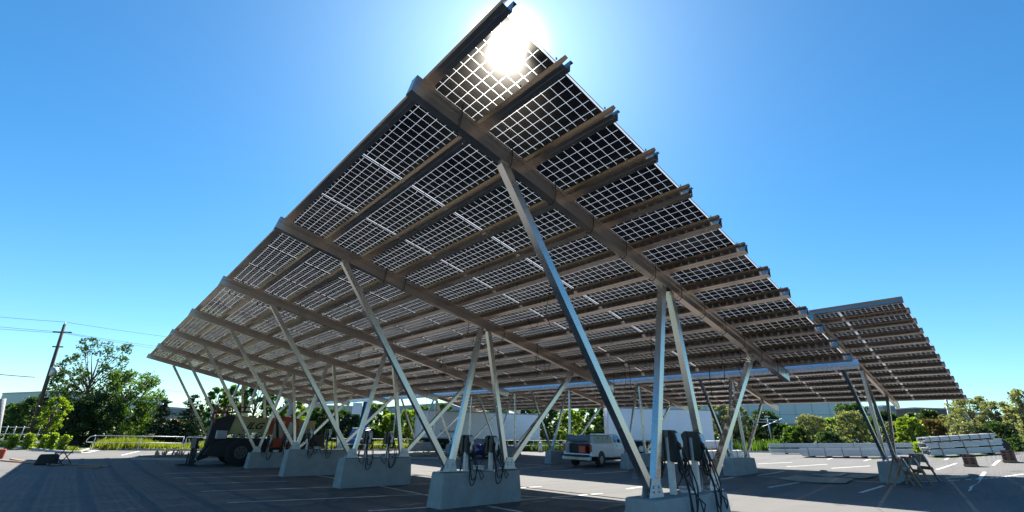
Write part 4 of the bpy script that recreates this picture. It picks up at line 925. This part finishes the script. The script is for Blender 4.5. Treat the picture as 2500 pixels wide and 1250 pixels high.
# ------------------------------------------------------------------ trees
def leaves(b, c, rad, n, size, r, flat=1.0, m=0):
    for _ in range(n):
        while True:
            q = V((r.uniform(-1, 1), r.uniform(-1, 1), r.uniform(-1, 1)))
            if .15 < q.length < 1: break
        q = q*(.55+.45*r.random()); p = c+V((q.x*rad[0], q.y*rad[1], q.z*rad[2]))
        nx = V((r.gauss(0, 1), r.gauss(0, 1), r.gauss(0, 1)*flat+.4)).normalized(); t = nx.cross(V((r.gauss(0, 1), r.gauss(0, 1), r.gauss(0, 1)))).normalized(); u = nx.cross(t)
        s = size*r.uniform(.6, 1.3); k = b.addv([p-t*s*.5, p+u*s*.32, p+t*s*.5, p-u*s*.32]); b.face((k, k+1, k+2, k+3), m)
def tree(px, D, top, wpx, kind, label, lf='leaf', name='tree', base=1090, dens=1.0, cat='tree', group='trees and shrubs round the lot'):
    p = at(px, D, base); h = ztop(p, top); sc = mpp((p.x, p.y, p.z+h*.5)); w = wpx*sc/2; r = random.Random(px*7+int(D)); T = thing(name, p, label, cat, group)
    ls = max(.16, sc*5.6); b = MB(); t = MB()
    if kind == 'spruce':
        t.tube([(0, 0, 0), (0, 0, h*.97)], [.16, .02], 7); lv = int(h*5)
        for i in range(lv):
            f = i/lv; z = h*(.04+.94*f); R = w*1.2*(1-f)**.72*(1+.16*sin(i*2.3))+.12
            for q in range(int(4+6*(1-f))):
                z = h*(.04+.94*f)+r.uniform(-.12, .12); a = r.uniform(0, 2*pi); L = R*r.uniform(.7, 1.08)
                for s_ in range(5):
                    x = L*(s_+1)/5; c = V((cos(a)*x, sin(a)*x, z-.10*x+.18*(x/R)**3*.5)); leaves(b, c, (.22, .22, .12), int(4.4*dens), ls*.8, r)
        b.build('crown', lf, T); t.build('trunk', 'bark', T); return T
    top0 = {'broad': .36, 'bushy': .04, 'young': .28, 'shrub': .0, 'sparse': .30, 'upright': .05}[kind]
    ncl = int({'broad': 46, 'bushy': 58, 'young': 26, 'shrub': 34, 'sparse': 64, 'upright': 44}[kind]); cl = []
    lean = V((r.uniform(-.04, .04), r.uniform(-.04, .04), 0))
    if kind not in ('shrub',):
        t.tube([(0, 0, -.1), lean*h*.3+V((0, 0, h*.3)), lean*h*.8+V((0, 0, h*.82))], [h*.02+.04, h*.014+.03, .03], 7)
    for i in range(ncl):
        f = (i+r.random())/ncl; z = h*(top0+(1-top0)*f)
        prof = {'broad': sin(pi*min(1, .16+.80*f))**.8, 'bushy': sin(pi*(.22+.70*f))**.7, 'young': sin(pi*(.10+.84*f)), 'shrub': sqrt(max(0, 1-(f*.97)**2)), 'sparse': .45+.55*sin(pi*(.05+.85*f)), 'upright': sin(pi*(.18+.76*f))**.6}[kind]
        a = i*2.399+r.uniform(-.5, .5); R = w*prof*(.35+.62*sqrt(r.random())); c = V((cos(a)*R, sin(a)*R, min(z, h*.97)))+lean*z
        s_ = w*r.uniform(.22, .36)*(r.uniform(.5, 1.0) if kind == 'sparse' else 1); s_ = max(s_, .3); hgt = min(s_*.75, h*.16)
        c.z = min(c.z, h-hgt*.8); c.z = max(c.z, hgt*.5); cl.append((c, s_))
        leaves(b, c, (s_, s_, hgt), int(72*dens*(.28 if kind == 'sparse' else 1)), ls, r)
        if i % 2 == 0 and kind != 'shrub':
            q0 = lean*c.z*.6+V((0, 0, c.z*.62)); t.tube([q0, (q0+c)/2+V((0, 0, -.05*h*.3)), c], [.045+.004*h, .03, .012], 5, cap=False)
    # stray sprays that break the outline
    for _ in range(int(16*dens)):
        a = r.uniform(0, 2*pi); f = r.uniform(.3, 1); c = V((cos(a)*w*.95*sin(pi*min(.95, .2+.7*f)), sin(a)*w*.95*sin(pi*min(.95, .2+.7*f)), h*(top0+(1-top0)*f)*.99)); leaves(b, c, (.35, .35, .3), 9, ls*.85, r)
    b.build('crown', lf, T)
    if t.v: t.build('trunk', 'bark', T)
    return T
tr = tree
# far left
tr(165, 60, 830, 150, 'sparse', 'tall open-crowned tree beside the leaning utility pole', 'leafd', dens=2.6)
tr(120, 63, 905, 95, 'sparse', 'dark tree half hidden behind the small young tree', 'leafd', dens=2.2)
tr(270, 58, 905, 160, 'bushy', 'big dense tree left of the railing end, wide feathery crown', 'leaf', dens=2.2)
tr(215, 57, 960, 130, 'bushy', 'rounded dark tree between the tall open tree and the big dense one', 'leafd', dens=1.8)
tr(160, 56, 975, 100, 'bushy', 'low bushy tree in the shade behind the young tree', 'leafd', dens=1.4)
tr(98, 52, 968, 58, 'young', 'slender young tree with light leaves in the verge', 'leafy', dens=1.0)
tr(45, 70, 968, 90, 'bushy', 'round green tree in front of the pale left building', 'leafd', dens=1.2)
tr(5, 72, 985, 60, 'bushy', 'green bush cut by the left edge', 'leaf')
tr(318, 62, 985, 50, 'bushy', 'small bushy tree at the right foot of the big dense tree', 'leaf')
tr(374, 56, 972, 60, 'spruce', 'left dark spruce behind the railing', 'spruce', 'spruce', dens=1.6)
tr(442, 56, 960, 80, 'spruce', 'larger dark spruce right of its smaller neighbour', 'spruce', 'spruce', dens=1.8)
tr(408, 57, 1022, 34, 'bushy', 'rust tinged bush between the two spruces', 'rusty')
tr(468, 66, 985, 34, 'spruce', 'narrow spruce right behind the larger spruce', 'spruce', 'spruce')
for i, (px, D, t_, w_, lf_, lb) in enumerate([(505, 60, 945, 60, 'leaf', 'airy tree just right of the spruces'), (545, 64, 940, 66, 'leaf', 'tall airy tree over the lift forks'), (600, 60, 925, 78, 'leafd', 'tall dark tree above the lift boom'), (655, 62, 938, 74, 'leaf', 'tall tree behind the orange load rack'), (700, 60, 960, 66, 'leafy', 'yellow-green tree above the orange cab'), (735, 66, 1000, 60, 'leafy', 'low yellow-green tree right of the orange cab'), (775, 62, 995, 80, 'leafd', 'dark rounded tree behind the lift rear'), (815, 64, 1000, 70, 'leafd', 'dark tree left of the white sign board'), (850, 60, 1010, 60, 'spruce', 'dark narrow conifer behind the sign board'), (915, 58, 985, 60, 'leaf', 'leafy tree just right of the blue boom lift'), (945, 56, 1010, 56, 'leafy', 'light green tree by the thin pale pole'), (990, 58, 1000, 60, 'leafy', 'light green tree at the left end of the long trailer'), (900, 54, 1040, 50, 'leaf', 'low bushy tree between boom lift and pole'), (1030, 70, 992, 50, 'leaf', 'thin tree above the trailer left end'), (1080, 72, 985, 46, 'leaf', 'thin tree above the trailer middle')]):
    tr(px, D, t_, w_, 'upright' if i < 5 or i > 8 else 'bushy', lb, lf_, dens=1.5)
for px, D, t_, w_, k_, lf_, lb in [(1160, 75, 1000, 60, 'bushy', 'leaf', 'green tree above the long trailer, left of its right end'), (1215, 74, 998, 70, 'bushy', 'leafd', 'dark green tree above the long trailer right end'), (1330, 60, 985, 90, 'bushy', 'leafd', 'deep dark tree right of the long trailer'), (1285, 68, 990, 60, 'bushy', 'leafd', 'dark tree over the trailer corner'),
    (1390, 54, 1000, 66, 'upright', 'leafy', 'bright yellow-green tree behind the pickup'), (1440, 58, 990, 70, 'bushy', 'leaf', 'mid green tree over the pickup tool boxes'), (1485, 60, 985, 60, 'bushy', 'leafd', 'dark tree at the left edge of the right trailer'), (1530, 72, 975, 70, 'bushy', 'leaf', 'green tree peeping over the left part of the right trailer'), (1610, 74, 978, 80, 'bushy', 'leaf', 'green tree peeping over the middle of the right trailer'), (1700, 72, 985, 60, 'bushy', 'leafy', 'light tree over the right corner of the trailer'),
    (1765, 62, 985, 70, 'upright', 'olive', 'tall silvery shrub right of the right trailer'), (1812, 60, 990, 60, 'upright', 'olive', 'second tall silvery shrub, left of the dark trees'), (1800, 66, 1040, 60, 'shrub', 'leafd', 'dark low bush under the silvery shrubs'), (1880, 68, 1002, 80, 'bushy', 'leafd', 'dark leafy tree behind the post with side arms'), (1862, 58, 1080, 60, 'shrub', 'leafy', 'yellow-green bush at the left end of the low stack'), (1925, 60, 1035, 50, 'bushy', 'leafd', 'dark bush right of the post with side arms'),
    (1995, 56, 1012, 90, 'shrub', 'olive', 'broad silvery shrub behind the low stack'), (1945, 55, 1040, 60, 'shrub', 'leaf', 'green bush left of the broad silvery shrub'), (2045, 58, 1020, 60, 'shrub', 'leafy', 'light green bush between the silvery shrubs'), (2092, 54, 1003, 90, 'shrub', 'olive', 'tall rounded silvery shrub beside the far carport struts'), (2030, 52, 1055, 70, 'shrub', 'leafd', 'dark low bush behind the low stack'),
    (2105, 66, 985, 90, 'bushy', 'leafd', 'dark tree above the rounded silvery shrub'), (2150, 56, 1020, 60, 'shrub', 'leaf', 'green shrub between the far struts'), (2185, 62, 1002, 70, 'bushy', 'leafd', 'dark green tree under the far rafter end'), (2190, 54, 1030, 60, 'shrub', 'olive', 'greyish shrub right of the far struts'), (2238, 52, 1018, 60, 'upright', 'leafy', 'bright yellow-green sapling left of the tall stack'), (2268, 60, 1008, 80, 'bushy', 'leafd', 'dark tree below the brick building'), (2295, 58, 1000, 50, 'upright', 'leafd', 'pointed dark tree in front of the brick building'),
    (2262, 50, 1075, 46, 'shrub', 'leafy', 'yellow bush at the left foot of the tall stack'), (2290, 54, 1022, 70, 'shrub', 'rusty', 'greyish brown shrub above the tall stack'), (2345, 56, 1012, 80, 'shrub', 'olive', 'silvery shrub behind the lamp post'), (2405, 54, 968, 110, 'upright', 'olive', 'tallest feathery silver shrub at the right'), (2385, 50, 1030, 90, 'shrub', 'olive', 'wide low silver shrub above the profile stack'), (2470, 52, 980, 80, 'upright', 'olive', 'feathery silver shrub near the right edge'), (2450, 50, 1030, 90, 'shrub', 'leafd', 'dark shaded bush at the right end of the tall stack'), (2515, 50, 995, 70, 'upright', 'olive', 'silver shrub cut by the right edge'), (2530, 46, 1055, 90, 'shrub', 'leafd', 'dark bush cut by the right edge'), (2526, 34, 950, 26, 'sparse', 'olive', 'thin twig tree poking in at the right edge')]:
    tr(px, D, t_, w_, k_, lb, lf_, base=1100, dens=1.5 if px < 2520 or px > 2528 else .6, name='shrub' if k_ == 'shrub' else 'tree', cat='shrub' if k_ == 'shrub' else 'tree')
# seedlings along the left kerb
for i, px in enumerate((26, 66, 105, 124, 152)):
    tr(px, 50.5-i*.9, 1062-(i % 2)*5, 12, 'upright', ['leftmost seedling along the left kerb', 'second seedling along the left kerb', 'seedling beside the young tree trunk', 'fourth seedling along the left kerb', 'seedling nearest the concrete ramp'][i], 'leafy', name='seedling', dens=.22, cat='seedling', group='seedlings in the verge')
# ground cover and tall grass
def cover(name, pa, pb_, depth, h, n, lf, seed, size=.35):
    r = random.Random(seed); b = MB(); A, B_ = V(pa), V(pb_)
    for _ in range(n):
        t = r.random(); d = r.random()*depth; p = A+(B_-A)*t; dr = V((p.x-CAM.x, p.y-CAM.y, 0)).normalized(); q = p+dr*d; z = gz(q.x, q.y); hh = h*r.uniform(.4, 1)*(1+.3*sin(t*23))
        for s_ in range(3):
            a = r.uniform(0, pi); w_ = size*.12*r.uniform(.6, 1.6); ox, oy = r.gauss(0, .12), r.gauss(0, .12); x, y = q.x+ox, q.y+oy; k = b.addv([(x-cos(a)*w_, y-sin(a)*w_, z), (x+cos(a)*w_, y+sin(a)*w_, z), (x+r.gauss(0, .16), y+r.gauss(0, .16), z+hh)]); b.face((k, k+1, k+2))
    tag(b.build(name, lf), kind='stuff')
e_ = lambda i: V((edge[i][0], edge[i][1], 0))
cover('tall_grass', G(232, 1099), G(1010, 1099), 5, .75, 6500, 'tall_grass', 1, .55)
cover('tall_grass', G(1110, 1099), G(1300, 1100), 7, .9, 2500, 'tall_grass', 2, .7)
cover('ground_cover', G(-60, 1086), G(60, 1094), 4, .3, 2200, 'leaf', 3, .5)
cover('ground_cover', G(60, 1094), G(180, 1104), 3, .28, 2200, 'tall_grass', 4, .45)
cover('ground_cover', G(1820, 1103), G(2500, 1098), 8, 1.0, 5000, 'leaf', 5, .8)
cover('undergrowth', G(1000, 1098), G(1850, 1102), 10, .9, 5000, 'leafd', 6, .8)
# far wood that closes the horizon
r_ = random.Random(5); b = MB()
for i in range(150):
    px = -250+i*20; p = atd(px, r_.uniform(92, 112), 1075); h = r_.uniform(2.6, 4.2); leaves(b, V((p.x, p.y, p.z+h*.45)), (3.6, 3.6, h*.55), 170, .75, r_)
tag(b.build('far_wood', 'leafd'), kind='stuff')

# ------------------------------------------------------------------ buildings
def building(pxa, pxb, top, depth, wall, label, win=None, depth2=None, thick=30, gable=0, extra=None, name='building', rows_=1):
    a = atd(pxa, depth, 1070); e = atd(pxb, depth2 or depth, 1070); d = V((e.x-a.x, e.y-a.y, 0)); L = d.length; ang = math.atan2(d.y, d.x)
    h = ztop(a, top); a.z -= .5; h += .5; T = thing(name, a, label, 'building', None, ang)
    b = MB(); b.box((L/2, thick/2, h/2), (L, thick, h)); b.build('wall', wall, T)
    b = MB()
    if gable:
        b.prism([(-.4, 0), (L+.4, 0), (L*.6, gable)], (0, -.3, h), (0, thick+.3, h), (1, 0, 0), (0, 0, 1))
    else: b.box((L/2, thick/2, h+.2), (L+.3, thick+.3, .4))
    b.build('roof', 'roofm', T)
    if win:
        n_, z0, z1, w_ = win
        first = None
        for i in range(n_):
            x = L*(i+.5)/n_
            if first is None:
                b = MB(); b.box((0, -.02, (z0+z1)/2), (w_, .08, z1-z0)); first = b.build('window', 'win', T); first.location = (x, 0, 0)
            else: c = first.copy(); COL.objects.link(c); c.parent = T; c.location = (x, 0, 0)
    if extra == 'seams':
        b = MB()
        for i in range(int(L/3.2)): b.box((1.6+i*3.2, -.01, h/2), (.12, .05, h))
        b.box((L/2, -.012, h*.62), (L, .05, .10)); b.build('panel_joints', 'roofm', T)
    return T
building(-40, 95, 962, 150, 'wall_pale', 'pale building with dark roof edge behind the left trees', (9, 3.5, 5.0, 2.4), 130)
building(318, 372, 994, 112, 'wall_blue', 'violet-grey blank building beside the left spruce', None, thick=16)
building(372, 412, 1003, 122, 'wall_pale', 'small pale building between the two spruces', None, thick=16)
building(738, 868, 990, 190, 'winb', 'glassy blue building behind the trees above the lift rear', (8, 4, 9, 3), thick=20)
building(930, 1200, 994, 98, 'wall_grey', 'grey metal warehouse with a low gable behind the long trailer', None, 104, thick=30, gable=1.7, extra='seams')
building(1560, 2115, 968, 118, 'wall_pale', 'long pale warehouse with dark openings behind the right shrubs', (22, 3.0, 5.6, 2.2), 92, extra='seams')
building(2176, 2206, 993, 120, 'wall_blue', 'small blue-grey building under the far rafter end', None, thick=12)
building(2252, 2372, 997, 165, 'wall_dark', 'low dark brick building on the right skyline', (7, 7.0, 8.6, 4.2), thick=24)
building(2372, 2420, 1008, 190, 'wall_grey', 'grey low wing right of the dark brick building', None, thick=20)
# fence left behind verge
a, e = G(-60, 1079), G(160, 1081)
T = thing('chain_fence', a, 'grey mesh fence behind the verge at the left edge', 'fence'); d = e-a; n_ = 11; b = MB()
for z in (.1, .7, 1.3): b.tube([(0, 0, z), d*.5+V((0, 0, z)), d+V((0, 0, z))], .03, 5)
b.build('rails', 'galv', T)
for i in range(n_+1):
    b = MB(); b.tube([d*(i/n_), d*(i/n_)+V((0, 0, 1.4))], .03, 5); b.build('post', 'galv', T)
